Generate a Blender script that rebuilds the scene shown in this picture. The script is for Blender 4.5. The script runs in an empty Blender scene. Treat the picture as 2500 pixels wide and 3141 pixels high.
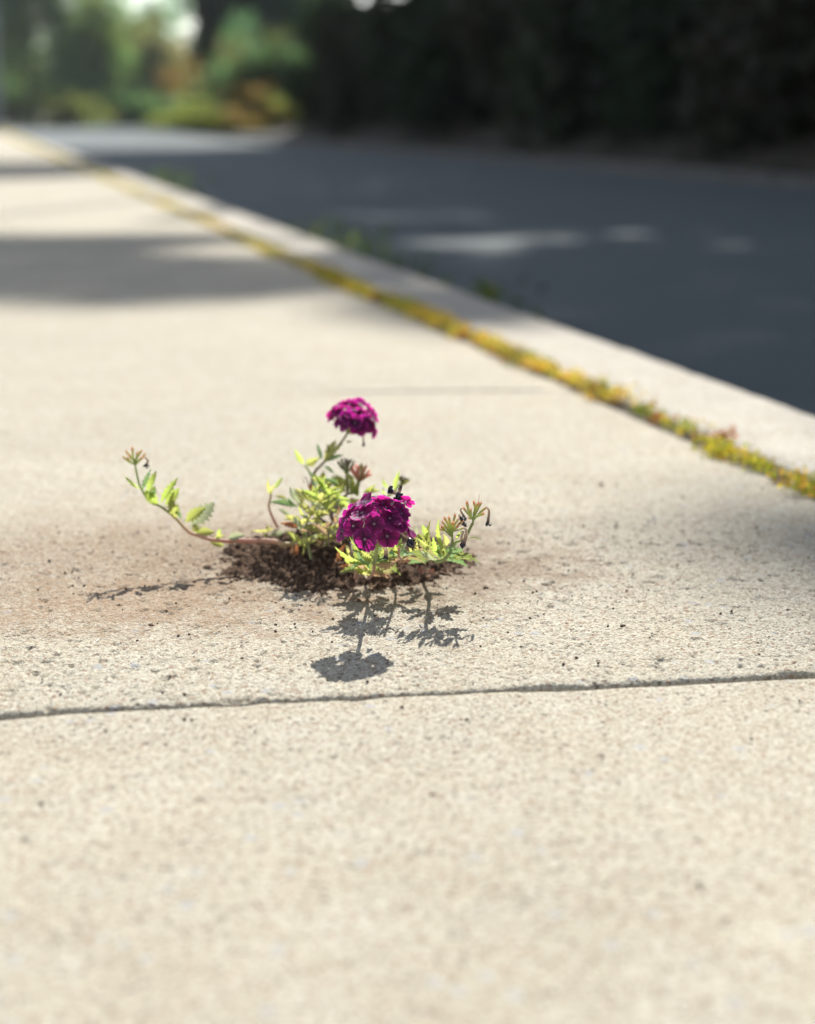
import bpy, math, random
import numpy as np
from mathutils import Vector, Matrix

# ------------------------------------------------------------------ camera
SC = bpy.context.scene
COL = SC.collection
R = math.radians
CAM_H, PITCH, FPX = 0.33, R(13.75), 4953.0
cam = bpy.data.cameras.new('camera')
cam_o = bpy.data.objects.new('camera', cam)
COL.objects.link(cam_o)
cam_o.location = (0, 0, CAM_H)
cam_o.rotation_euler = (R(90) - PITCH, 0, 0)
cam.sensor_fit = 'HORIZONTAL'
cam.sensor_width = 56.0
cam.lens = FPX / 2500.0 * 56.0
cam.clip_start = 0.02
cam.clip_end = 1500
cam.dof.use_dof = True
cam.dof.focus_distance = 1.063
cam.dof.aperture_fstop = 7.6
SC.camera = cam_o

# ------------------------------------------------------------------ sky, sun, exposure
SUN_AZ, SUN_EL = R(10.6), R(41.5)
SUN = Vector((math.sin(SUN_AZ) * math.cos(SUN_EL), math.cos(SUN_AZ) * math.cos(SUN_EL), math.sin(SUN_EL)))
w = bpy.data.worlds.new('World')
SC.world = w
w.use_nodes = True
nt = w.node_tree
sky = nt.nodes.new('ShaderNodeTexSky')
sky.sky_type = 'NISHITA'
sky.sun_disc = False
sky.sun_elevation = SUN_EL
sky.sun_rotation = SUN_AZ
sky.air_density = 1.0
sky.dust_density = 0.6
sky.ozone_density = 1.0
nt.nodes['Background'].inputs['Strength'].default_value = 0.112
pale = nt.nodes.new('ShaderNodeHueSaturation')          # a hazy, pale summer sky
pale.inputs['Saturation'].default_value = 0.50
nt.links.new(sky.outputs[0], pale.inputs['Color'])
nt.links.new(pale.outputs[0], nt.nodes['Background'].inputs['Color'])
sun = bpy.data.lights.new('sun', 'SUN')
sun.energy = 4.9
sun.angle = R(0.53)
sun.color = (1.0, 0.965, 0.885)
sun_o = bpy.data.objects.new('sun', sun)
COL.objects.link(sun_o)
sun_o.rotation_euler = (-SUN).to_track_quat('-Z', 'Y').to_euler()
sun_o.location = (3, 12, 15)
SC.view_settings.view_transform = 'Standard'
SC.view_settings.look = 'None'
SC.view_settings.gamma = 1.0
SC.view_settings.use_curve_mapping = False
SC.view_settings.exposure = 1.08
SC.cycles.max_bounces = 8
SC.cycles.transparent_max_bounces = 8

# ------------------------------------------------------------------ helpers
rng = np.random.default_rng(7)
random.seed(7)
FWD = Vector((0, math.cos(PITCH), -math.sin(PITCH)))
UP = Vector((0, math.sin(PITCH), math.cos(PITCH)))
EYE = Vector((0, 0, CAM_H))


def at(u, v, depth):
    """world point seen at (u, v) of the 2500 x 3141 photograph, depth metres along the lens axis"""
    return EYE + depth * (FWD + Vector((1, 0, 0)) * ((u - 1250) / FPX) - UP * ((v - 1570.5) / FPX))


def on_ground(u, v, z=0.0):
    d = FWD + Vector((1, 0, 0)) * ((u - 1250) / FPX) - UP * ((v - 1570.5) / FPX)
    return EYE + d * ((z - CAM_H) / d.z)


def hash2(ix, iy, seed):
    h = (ix.astype(np.int64) * 374761393 + iy.astype(np.int64) * 668265263 + seed * 974711) & 0x7fffffff
    h = ((h ^ (h >> 13)) * 1274126177) & 0x7fffffff
    h = ((h ^ (h >> 16)) * 2246822519) & 0x7fffffff
    return (h & 0xffff) / 65535.0


def vnoise(x, y, seed=0):
    x = np.asarray(x, float); y = np.asarray(y, float)
    ix = np.floor(x); iy = np.floor(y)
    fx = x - ix; fy = y - iy
    fx = fx * fx * (3 - 2 * fx); fy = fy * fy * (3 - 2 * fy)
    a = hash2(ix, iy, seed); b = hash2(ix + 1, iy, seed)
    c = hash2(ix, iy + 1, seed); d = hash2(ix + 1, iy + 1, seed)
    return (a * (1 - fx) + b * fx) * (1 - fy) + (c * (1 - fx) + d * fx) * fy


def fbm(x, y, octv=4, seed=0):
    s = 0; a = 0.5; t = 0
    for k in range(octv):
        s = s + a * vnoise(x * 2 ** k + 17.3 * k, y * 2 ** k - 9.1 * k, seed + k); t += a; a *= 0.5
    return s / t


def tag(o, label=None, cat=None, group=None, kind=None):
    if label: o['label'] = label
    if cat: o['category'] = cat
    if group: o['group'] = group
    if kind: o['kind'] = kind
    return o


def empty(name, loc=(0, 0, 0), parent=None):
    o = bpy.data.objects.new(name, None)
    COL.objects.link(o)
    o.location = loc
    o.empty_display_size = 0.05
    if parent: o.parent = parent
    return o


def np_mesh(name, verts, faces, mat, parent=None, smooth=True, col=None, uv=None, midx=None):
    """faces: int array (n,3) or (n,4); col: per-face RGB; uv: per-vertex"""
    me = bpy.data.meshes.new(name)
    verts = np.asarray(verts, np.float32).reshape(-1, 3)
    faces = np.asarray(faces, np.int32)
    n, k = faces.shape
    me.vertices.add(len(verts)); me.vertices.foreach_set('co', verts.ravel())
    me.loops.add(n * k); me.loops.foreach_set('vertex_index', faces.ravel())
    me.polygons.add(n)
    me.polygons.foreach_set('loop_start', np.arange(0, n * k, k, dtype=np.int32))
    me.polygons.foreach_set('loop_total', np.full(n, k, np.int32))
    me.polygons.foreach_set('use_smooth', np.full(n, smooth, bool))
    if midx is not None:
        me.polygons.foreach_set('material_index', np.asarray(midx, np.int32))
    me.update(calc_edges=True)
    if col is not None:
        ca = me.color_attributes.new('tint', 'FLOAT_COLOR', 'CORNER')
        c = np.ones((n, k, 4), np.float32); c[:, :, :3] = np.asarray(col, np.float32)[:, None, :]
        ca.data.foreach_set('color', c.ravel())
    if uv is not None:
        ul = me.uv_layers.new(name='UVMap')
        ul.data.foreach_set('uv', np.asarray(uv, np.float32)[faces.ravel()].ravel())
    for m in (mat if isinstance(mat, (list, tuple)) else [mat]):
        me.materials.append(m)
    o = bpy.data.objects.new(name, me)
    COL.objects.link(o)
    if parent:
        o.parent = parent
        o.matrix_parent_inverse = Matrix.Translation(-Vector(parent.location)) if parent.parent is None else Matrix.Identity(4)
    return o


def grid_faces(nu, nv):
    i = np.arange(nu - 1)[:, None] * nv + np.arange(nv - 1)[None, :]
    i = i.ravel()
    return np.stack([i, i + nv, i + nv + 1, i + 1], 1)


class MB:
    """collects pieces into one mesh"""
    def __init__(s): s.v = []; s.f = []; s.n = 0; s.uv = []; s.m = []
    def add(s, v, f, uv=None, m=0):
        v = np.asarray(v, float).reshape(-1, 3); f = np.asarray(f, int)
        if f.shape[1] == 4:
            f = np.concatenate([f[:, [0, 1, 2]], f[f[:, 2] != f[:, 3]][:, [0, 2, 3]]])
        s.v.append(v); s.f.append(f + s.n); s.n += len(v)
        s.uv.append(np.zeros((len(v), 2)) if uv is None else np.asarray(uv, float))
        s.m.append(np.full(len(f), m))
    def build(s, name, mat, parent=None, smooth=True):
        return np_mesh(name, np.concatenate(s.v), np.concatenate(s.f), mat, parent, smooth, uv=np.concatenate(s.uv), midx=np.concatenate(s.m))


def spline(pts, n=6):
    P = [Vector(p) for p in pts]
    if len(P) < 3:
        return [P[0].lerp(P[1], t / n) for t in range(n + 1)]
    Q = [P[0] * 2 - P[1]] + P + [P[-1] * 2 - P[-2]]
    out = []
    for i in range(1, len(Q) - 2):
        for k in range(n):
            t = k / n
            a, b, c, d = Q[i - 1], Q[i], Q[i + 1], Q[i + 2]
            out.append(0.5 * ((2 * b) + (c - a) * t + (2 * a - 5 * b + 4 * c - d) * t * t + (3 * b - a - 3 * c + d) * t ** 3))
    out.append(P[-1])
    return out


def tube(mb, pts, r0, r1, sides=7, wob=0.0, m=0, bulge=None):
    n = len(pts)
    V = []; UVs = []
    ref = Vector((0.3, 0.2, 1)).normalized()
    for i, p in enumerate(pts):
        d = (pts[min(i + 1, n - 1)] - pts[max(i - 1, 0)]).normalized()
        a = d.cross(ref)
        if a.length < 0.05: a = d.cross(Vector((1, 0, 0)))
        a.normalize(); b = d.cross(a)
        t = i / (n - 1)
        r = r0 + (r1 - r0) * t
        if bulge: r *= bulge(t)
        r *= 1 + wob * (random.random() - .5)
        for k in range(sides):
            th = 2 * math.pi * k / sides
            V.append(p + (a * math.cos(th) + b * math.sin(th)) * r); UVs.append((k / sides, t))
    F = []
    for i in range(n - 1):
        for k in range(sides):
            k2 = (k + 1) % sides
            F.append((i * sides + k, i * sides + k2, (i + 1) * sides + k2, (i + 1) * sides + k))
    V.append(pts[-1]); UVs.append((0.5, 1)); e = len(V) - 1
    for k in range(0, sides):
        F.append(((n - 1) * sides + k, (n - 1) * sides + (k + 1) % sides, e, e))
    F = np.array(F)
    mb.add([tuple(v) for v in V], F, UVs, m)


# ------------------------------------------------------------------ materials
def new_mat(name):
    m = bpy.data.materials.new(name)
    m.use_nodes = True
    n = m.node_tree.nodes
    n.clear()
    return m, n, m.node_tree.links


def ramp(n, stops, interp='LINEAR'):
    r = n.new('ShaderNodeValToRGB')
    r.color_ramp.interpolation = interp
    el = r.color_ramp.elements
    while len(el) < len(stops): el.new(0.5)
    for e, (p, c) in zip(el, stops):
        e.position = p; e.color = (*c, 1) if len(c) == 3 else c
    return r


def mixc(n, l, fac, a, b, mode='MIX'):
    x = n.new('ShaderNodeMix'); x.data_type = 'RGBA'; x.blend_type = mode
    for s, v in ((0, fac), (6, a), (7, b)):
        if hasattr(v, 'is_output'): l.new(v, x.inputs[s])
        elif s == 0: x.inputs[0].default_value = v
        else: x.inputs[s].default_value = (*v, 1)
    return x.outputs[2]


def math_n(n, l, op, a, b=None, clamp=False):
    x = n.new('ShaderNodeMath'); x.operation = op; x.use_clamp = clamp
    for i, v in enumerate((a, b)):
        if v is None: continue
        if hasattr(v, 'is_output'): l.new(v, x.inputs[i])
        else: x.inputs[i].default_value = v
    return x.outputs[0]


def noise_n(n, l, vec, scale, detail=3, rough=0.55, dist=0.0):
    x = n.new('ShaderNodeTexNoise'); x.inputs['Scale'].default_value = scale
    x.inputs['Detail'].default_value = detail; x.inputs['Roughness'].default_value = rough
    x.inputs['Distortion'].default_value = dist
    l.new(vec, x.inputs['Vector']); return x


def voro_n(n, l, vec, scale, feature='F1', rnd=1.0):
    x = n.new('ShaderNodeTexVoronoi'); x.inputs['Scale'].default_value = scale; x.feature = feature
    x.inputs['Randomness'].default_value = rnd
    l.new(vec, x.inputs['Vector']); return x


def concrete(name, base, warm, stain=None, bump=0.5):
    m, n, l = new_mat(name)
    tc = n.new('ShaderNodeTexCoord'); v = tc.outputs['Object']
    big = noise_n(n, l, v, 2.3, 5, .6)
    mid = noise_n(n, l, v, 14, 5, .65)
    c = mixc(n, l, ramp_f(n, l, mid.outputs[0], .35, .7), base, warm)
    c = mixc(n, l, ramp_f(n, l, big.outputs[0], .40, .72, .5), c, tuple(x * .80 for x in base))
    mp0 = n.new('ShaderNodeMapping'); mp0.inputs['Scale'].default_value = (1.0, 2.4, 1); mp0.inputs['Rotation'].default_value = (0, 0, .08); l.new(v, mp0.inputs['Vector'])
    worn = noise_n(n, l, mp0.outputs[0], 5.5, 6, .62, .6)
    c = mixc(n, l, ramp_f(n, l, worn.outputs[0], .56, .74, .45), c, tuple(min(.62, x * 1.22) for x in base))
    c = mixc(n, l, ramp_f(n, l, worn.outputs[0], .42, .26, .35), c, (base[0] * .78, base[1] * .74, base[2] * .66))
    # sand grains: cells about 1.3 mm, pale quartz to tan and rust
    g = voro_n(n, l, v, 760)
    sep = n.new('ShaderNodeSeparateColor'); l.new(g.outputs['Color'], sep.inputs[0])
    gr = ramp(n, [(0, (.50, .44, .38)), (.25, (.84, .79, .71)), (.55, (1.0, .98, .93)), (.8, (1.12, 1.10, 1.06)), (1, (1.24, 1.22, 1.18))])
    l.new(sep.outputs[0], gr.inputs[0])
    c = mixc(n, l, 1.0, c, gr.outputs[0], 'MULTIPLY')
    g2 = voro_n(n, l, v, 430)
    sep2 = n.new('ShaderNodeSeparateColor'); l.new(g2.outputs['Color'], sep2.inputs[0])
    rust = ramp_f(n, l, sep2.outputs[1], .92, .975, .65)
    c = mixc(n, l, rust, c, (.19, .10, .06))
    dark = ramp_f(n, l, sep2.outputs[2], .95, .985, .75)
    c = mixc(n, l, dark, c, (.075, .06, .05))
    # blurred mottling so the relief reads from far
    g3 = voro_n(n, l, v, 95)
    sep3 = n.new('ShaderNodeSeparateColor'); l.new(g3.outputs['Color'], sep3.inputs[0])
    stone = math_n(n, l, 'MULTIPLY', ramp_f(n, l, sep3.outputs[0], .90, .93, .8), ramp_f(n, l, g3.outputs['Distance'], .38, .26, 1.0))
    c = mixc(n, l, stone, c, (.30, .30, .30))
    mo = noise_n(n, l, v, 165, 4, .7)
    c = mixc(n, l, ramp_f(n, l, mo.outputs[0], .55, .75, .20), c, tuple(x * .58 for x in warm))
    pit = noise_n(n, l, v, 46, 3, .6)
    c = mixc(n, l, ramp_f(n, l, pit.outputs[0], .64, .78, .18), c, tuple(x * .6 for x in base))
    tan = noise_n(n, l, v, 62, 5, .7)
    c = mixc(n, l, ramp_f(n, l, tan.outputs[0], .52, .72, .32), c, (warm[0] * .82, warm[1] * .74, warm[2] * .62))
    if stain:
        for (sx, sy, ax, ay, k, colr) in stain:
            mp = n.new('ShaderNodeMapping'); mp.vector_type = 'TEXTURE'
            mp.inputs['Location'].default_value = (sx, sy, 0); mp.inputs['Scale'].default_value = (ax, ay, 1)
            l.new(v, mp.inputs['Vector'])
            ln = n.new('ShaderNodeVectorMath'); ln.operation = 'LENGTH'; l.new(mp.outputs[0], ln.inputs[0])
            nn = noise_n(n, l, v, 28, 6, .75)
            q = math_n(n, l, 'ADD', ln.outputs['Value'], math_n(n, l, 'MULTIPLY', math_n(n, l, 'SUBTRACT', nn.outputs[0], .5), 2.4))
            fleck = noise_n(n, l, v, 210, 4, .75)
            fq = math_n(n, l, 'MULTIPLY', ramp_f(n, l, q, 1.10, .25, min(1, k * 1.25)), math_n(n, l, 'ADD', ramp_f(n, l, fleck.outputs[0], .40, .62, .65), .35))
            c = mixc(n, l, fq, c, colr)
    b1 = n.new('ShaderNodeBump'); b1.inputs['Strength'].default_value = bump; b1.inputs['Distance'].default_value = .0009
    h = math_n(n, l, 'ADD', math_n(n, l, 'MULTIPLY', g.outputs['Distance'], -.8), math_n(n, l, 'MULTIPLY', noise_n(n, l, v, 320, 4, .7).outputs[0], 1.3))
    l.new(h, b1.inputs['Height'])
    p = n.new('ShaderNodeBsdfPrincipled'); p.inputs['Roughness'].default_value = .92
    p.inputs['Specular IOR Level'].default_value = .25
    l.new(c, p.inputs['Base Color']); l.new(b1.outputs[0], p.inputs['Normal'])
    o = n.new('ShaderNodeOutputMaterial'); l.new(p.outputs[0], o.inputs[0])
    return m


def ramp_f(n, l, val, a, b, k=1.0):
    x = n.new('ShaderNodeMapRange')
    x.inputs['From Min'].default_value = a; x.inputs['From Max'].default_value = b
    x.inputs['To Min'].default_value = 0; x.inputs['To Max'].default_value = k
    x.clamp = True
    l.new(val, x.inputs['Value']); return x.outputs[0]


def simple(name, stops, scale, rough=.9, bump=.4, dist=.002, detail=5, spec=.2):
    m, n, l = new_mat(name)
    tc = n.new('ShaderNodeTexCoord'); v = tc.outputs['Object']
    no = noise_n(n, l, v, scale, detail, .65)
    r = ramp(n, stops); l.new(no.outputs[0], r.inputs[0])
    b = n.new('ShaderNodeBump'); b.inputs['Strength'].default_value = bump; b.inputs['Distance'].default_value = dist
    l.new(noise_n(n, l, v, scale * 3, 4, .7).outputs[0], b.inputs['Height'])
    p = n.new('ShaderNodeBsdfPrincipled'); p.inputs['Roughness'].default_value = rough
    p.inputs['Specular IOR Level'].default_value = spec
    l.new(r.outputs[0], p.inputs['Base Color']); l.new(b.outputs[0], p.inputs['Normal'])
    o = n.new('ShaderNodeOutputMaterial'); l.new(p.outputs[0], o.inputs[0])
    return m


def foliage(name, trans=.45, gain=1.0, spec=.25):
    """leaf faces coloured by their own tint, with light passing through"""
    m, n, l = new_mat(name)
    a = n.new('ShaderNodeAttribute'); a.attribute_name = 'tint'
    d = n.new('ShaderNodeBsdfPrincipled'); d.inputs['Roughness'].default_value = .55
    d.inputs['Specular IOR Level'].default_value = spec
    l.new(a.outputs['Color'], d.inputs['Base Color'])
    t = n.new('ShaderNodeBsdfTranslucent')
    l.new(mixc(n, l, 1.0, a.outputs['Color'], (1.5 * gain, 1.6 * gain, .7 * gain), 'MULTIPLY'), t.inputs['Color'])
    mx = n.new('ShaderNodeMixShader'); mx.inputs[0].default_value = trans
    l.new(d.outputs[0], mx.inputs[1]); l.new(t.outputs[0], mx.inputs[2])
    o = n.new('ShaderNodeOutputMaterial'); l.new(mx.outputs[0], o.inputs[0])
    return m


def leaf_mat(name, face, edge, through, vein, trans=.66, dry=False):
    """one verbena leaf: UV x runs across (0.5 is the midrib), y from base to tip"""
    m, n, l = new_mat(name)
    uv = n.new('ShaderNodeUVMap'); sx = n.new('ShaderNodeSeparateXYZ'); l.new(uv.outputs[0], sx.inputs[0])
    tc = n.new('ShaderNodeTexCoord')
    ax = math_n(n, l, 'ABSOLUTE', math_n(n, l, 'SUBTRACT', sx.outputs[0], .5))
    no = noise_n(n, l, tc.outputs['Object'], 260, 4, .6)
    bl = noise_n(n, l, tc.outputs['Object'], 90, 3, .6)
    oi = n.new('ShaderNodeObjectInfo')
    c = mixc(n, l, ramp_f(n, l, bl.outputs[0], .40, .66), face, edge)
    hsv = n.new('ShaderNodeHueSaturation')
    l.new(math_n(n, l, 'ADD', math_n(n, l, 'MULTIPLY', oi.outputs['Random'], .035), .483), hsv.inputs['Hue'])
    l.new(math_n(n, l, 'ADD', math_n(n, l, 'MULTIPLY', oi.outputs['Random'], .35), .82), hsv.inputs['Value'])
    l.new(c, hsv.inputs['Color'])
    # veins: a midrib and side veins that run forward
    ph = math_n(n, l, 'SUBTRACT', math_n(n, l, 'MULTIPLY', sx.outputs[1], 7.0), math_n(n, l, 'MULTIPLY', ax, 5.0))
    wv = math_n(n, l, 'ABSOLUTE', math_n(n, l, 'SUBTRACT', math_n(n, l, 'FRACT', ph), .5))
    side = ramp_f(n, l, wv, .09, .0, .7)
    mid = ramp_f(n, l, ax, .055, .015, 1.0)
    vv = math_n(n, l, 'MAXIMUM', side, mid)
    c2 = mixc(n, l, math_n(n, l, 'MULTIPLY', vv, .75), hsv.outputs[0], vein)
    p = n.new('ShaderNodeBsdfPrincipled'); p.inputs['Roughness'].default_value = .6
    p.inputs['Specular IOR Level'].default_value = .3
    p.inputs['Sheen Weight'].default_value = .25; p.inputs['Sheen Roughness'].default_value = .4
    l.new(c2, p.inputs['Base Color'])
    b = n.new('ShaderNodeBump'); b.inputs['Strength'].default_value = .6; b.inputs['Distance'].default_value = .0006
    l.new(math_n(n, l, 'ADD', math_n(n, l, 'MULTIPLY', vv, -.8), math_n(n, l, 'MULTIPLY', no.outputs[0], .8)), b.inputs['Height'])
    l.new(b.outputs[0], p.inputs['Normal'])
    t = n.new('ShaderNodeBsdfTranslucent')
    l.new(mixc(n, l, math_n(n, l, 'MULTIPLY', vv, .5), mixc(n, l, ramp_f(n, l, bl.outputs[0], .4, .66, .7), through, edge), vein), t.inputs['Color'])
    mx = n.new('ShaderNodeMixShader'); mx.inputs[0].default_value = trans
    l.new(p.outputs[0], mx.inputs[1]); l.new(t.outputs[0], mx.inputs[2])
    o = n.new('ShaderNodeOutputMaterial'); l.new(mx.outputs[0], o.inputs[0])
    return m


def uv_ramp_mat(name, stops, trans=.25, rough=.6, scale=500, mottle=.16):
    """colour runs along UV y (base to tip)"""
    m, n, l = new_mat(name)
    uv = n.new('ShaderNodeUVMap'); sx = n.new('ShaderNodeSeparateXYZ'); l.new(uv.outputs[0], sx.inputs[0])
    tc = n.new('ShaderNodeTexCoord')
    no = noise_n(n, l, tc.outputs['Object'], scale, 4, .6)
    q = math_n(n, l, 'ADD', sx.outputs[1], math_n(n, l, 'MULTIPLY', math_n(n, l, 'SUBTRACT', no.outputs[0], .5), mottle))
    r = ramp(n, stops); l.new(q, r.inputs[0])
    p = n.new('ShaderNodeBsdfPrincipled'); p.inputs['Roughness'].default_value = rough
    p.inputs['Sheen Weight'].default_value = .4; p.inputs['Sheen Roughness'].default_value = .4
    l.new(r.outputs[0], p.inputs['Base Color'])
    b = n.new('ShaderNodeBump'); b.inputs['Strength'].default_value = .5; b.inputs['Distance'].default_value = .0004
    l.new(no.outputs[0], b.inputs['Height']); l.new(b.outputs[0], p.inputs['Normal'])
    t = n.new('ShaderNodeBsdfTranslucent'); l.new(r.outputs[0], t.inputs['Color'])
    mx = n.new('ShaderNodeMixShader'); mx.inputs[0].default_value = trans
    l.new(p.outputs[0], mx.inputs[1]); l.new(t.outputs[0], mx.inputs[2])
    o = n.new('ShaderNodeOutputMaterial'); l.new(mx.outputs[0], o.inputs[0])
    return m


def petal_mat(name):
    m, n, l = new_mat(name)
    uv = n.new('ShaderNodeUVMap'); sx = n.new('ShaderNodeSeparateXYZ'); l.new(uv.outputs[0], sx.inputs[0])
    tc = n.new('ShaderNodeTexCoord'); oi = n.new('ShaderNodeObjectInfo')
    no = noise_n(n, l, tc.outputs['Object'], 900, 3, .6)
    q = math_n(n, l, 'ADD', sx.outputs[1], math_n(n, l, 'MULTIPLY', math_n(n, l, 'SUBTRACT', no.outputs[0], .5), .25))
    r = ramp(n, [(0, (.040, .003, .035)), (.35, (.095, .006, .062)), (.8, (.165, .011, .115)), (1, (.33, .034, .25))])
    l.new(q, r.inputs[0])
    hsv = n.new('ShaderNodeHueSaturation')
    l.new(math_n(n, l, 'ADD', math_n(n, l, 'MULTIPLY', oi.outputs['Random'], .04), .475), hsv.inputs['Hue'])
    l.new(math_n(n, l, 'ADD', math_n(n, l, 'MULTIPLY', oi.outputs['Random'], .4), .75), hsv.inputs['Value'])
    l.new(r.outputs[0], hsv.inputs['Color'])
    p = n.new('ShaderNodeBsdfPrincipled'); p.inputs['Roughness'].default_value = .5
    p.inputs['Sheen Weight'].default_value = .25; p.inputs['Sheen Tint'].default_value = (.8, .4, .9, 1)
    p.inputs['Specular IOR Level'].default_value = .3
    l.new(hsv.outputs[0], p.inputs['Base Color'])
    b = n.new('ShaderNodeBump'); b.inputs['Strength'].default_value = .4; b.inputs['Distance'].default_value = .0003
    st = math_n(n, l, 'SINE', math_n(n, l, 'MULTIPLY', sx.outputs[0], 38.0))
    l.new(math_n(n, l, 'ADD', math_n(n, l, 'MULTIPLY', st, .4), no.outputs[0]), b.inputs['Height'])
    l.new(b.outputs[0], p.inputs['Normal'])
    t = n.new('ShaderNodeBsdfTranslucent')
    l.new(mixc(n, l, 1.0, hsv.outputs[0], (3.2, 1.6, 2.4), 'MULTIPLY'), t.inputs['Color'])
    mx = n.new('ShaderNodeMixShader'); mx.inputs[0].default_value = .48
    l.new(p.outputs[0], mx.inputs[1]); l.new(t.outputs[0], mx.inputs[2])
    o = n.new('ShaderNodeOutputMaterial'); l.new(mx.outputs[0], o.inputs[0])
    return m


ROOT = Vector((-0.040, 1.205, 0.012))
M_CON = concrete('sidewalk_concrete', (.368, .352, .306), (.346, .320, .264),
                 stain=[(-.15, 1.21, .32, .20, .78, (.200, .132, .080)), (-.04, 1.18, .17, .13, .72, (.125, .080, .050)),
                        (-.20, 1.07, .19, .085, .70, (.225, .150, .092)), (.06, 1.16, .11, .05, .55, (.17, .12, .08))], bump=.9)
M_KERB = concrete('kerb_concrete', (.385, .372, .345), (.34, .32, .285), bump=.8)
M_FARKERB = simple('dark_kerb_concrete', [(.3, (.05, .05, .048)), (.7, (.125, .12, .11))], 7, bump=.6, dist=.006)  # far kerb's concrete, darker than the near kerb's
M_JOINT = simple('joint_dirt', [(0.2, (.045, .036, .028)), (.8, (.14, .11, .085))], 160, bump=1, dist=.003)
M_ASPH = simple('asphalt', [(.25, (.044, .057, .062)), (.75, (.086, .104, .110))], 90, rough=.85, bump=.6, dist=.004)
M_EARTH = simple('leaf_litter_earth', [(.3, (.018, .015, .011)), (.7, (.040, .032, .022))], 3, bump=.6, dist=.05)
M_FIELD = simple('dry_grass_field', [(.3, (.10, .10, .04)), (.7, (.20, .17, .08))], 1.2, bump=.5, dist=.05)
M_BARK = simple('bark', [(.3, (.03, .025, .02)), (.7, (.09, .075, .06))], 14, bump=1, dist=.03)
M_POLE = simple('weathered_pole_wood', [(.3, (.14, .15, .16)), (.7, (.24, .25, .26))], 9, bump=.6, dist=.01)
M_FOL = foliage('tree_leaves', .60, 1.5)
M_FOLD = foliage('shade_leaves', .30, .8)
M_MOSS = foliage('moss_leaflets', .40, 1.0, .15)
M_SOIL = simple('soil', [(.30, (.022, .013, .009)), (.50, (.085, .052, .034)), (.70, (.24, .155, .105))], 300, rough=.95, bump=1.0, dist=.002, spec=.1)
M_SOILL = simple('dry_soil_crumbs', [(.25, (.07, .045, .03)), (.55, (.19, .125, .085)), (.8, (.40, .29, .21))], 160, rough=.95, bump=.8, dist=.001, spec=.1)
M_GRIT = simple('dark_grit', [(.3, (.04, .026, .018)), (.75, (.16, .10, .065))], 300, rough=.9, bump=.8, dist=.001)
M_FIBRE = simple('pale_fibre', [(.3, (.75, .74, .72)), (.7, (.85, .84, .82))], 100)

# ------------------------------------------------------------------ sidewalk, kerb, road
KD = Vector((-math.sin(R(14.85)), math.cos(R(14.85)), 0))       # direction of the kerb, away from the camera
KN = Vector((KD.y, -KD.x, 0))                                   # across it, towards the road
P_SEAM, P_KERB0, P_KERB1, P_FAR, Z_ROAD = .717, .737, .915, 5.35, -.13


def pq(p, q, z=0.0):
    return KN * p + KD * q + Vector((0, 0, z))


def to_pq(x, y):
    return KN.x * x + KN.y * y, KD.x * x + KD.y * y


def line_hit(a, b, p):
    """q where the line a-b crosses the across-coordinate p"""
    pa, qa = to_pq(a.x, a.y); pb, qb = to_pq(b.x, b.y)
    return qa + (qb - qa) * (p - pa) / (pb - pa)


J1 = (on_ground(0, 2192), on_ground(2500, 2068))
J2 = (on_ground(0, 1216), on_ground(1600, 1196))
P_LEFT = -1.02
j1 = [line_hit(*J1, p) for p in (P_LEFT, P_SEAM)]
j2 = [line_hit(*J2, p) for p in (P_LEFT, P_SEAM)]
step = [(b - a) for a, b in zip(j1, j2)]


def spread(lo, hi, flo, fhi, fine, grow=1.25, most=.05):
    """coordinates from lo to hi, spaced 'fine' inside flo..fhi and growing outside"""
    mid = list(np.arange(max(lo, flo), min(hi, fhi), fine)) if flo < hi and fhi > lo else []
    if not mid:
        mid = [lo]
    out = list(mid); s = fine
    x = mid[-1]
    while x < hi - 1e-9:
        s = min(s * grow, most); x = min(hi, x + s); out.append(x)
    s = fine; x = mid[0]; pre = []
    while x > lo + 1e-9:
        s = min(s * grow, most); x = max(lo, x - s); pre.append(x)
    a = np.array(pre[::-1] + out)
    keep = np.concatenate([[True], np.diff(a) > fine * .2]); keep[-1] = True
    a = a[keep]; a[-1] = hi
    return a


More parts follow.
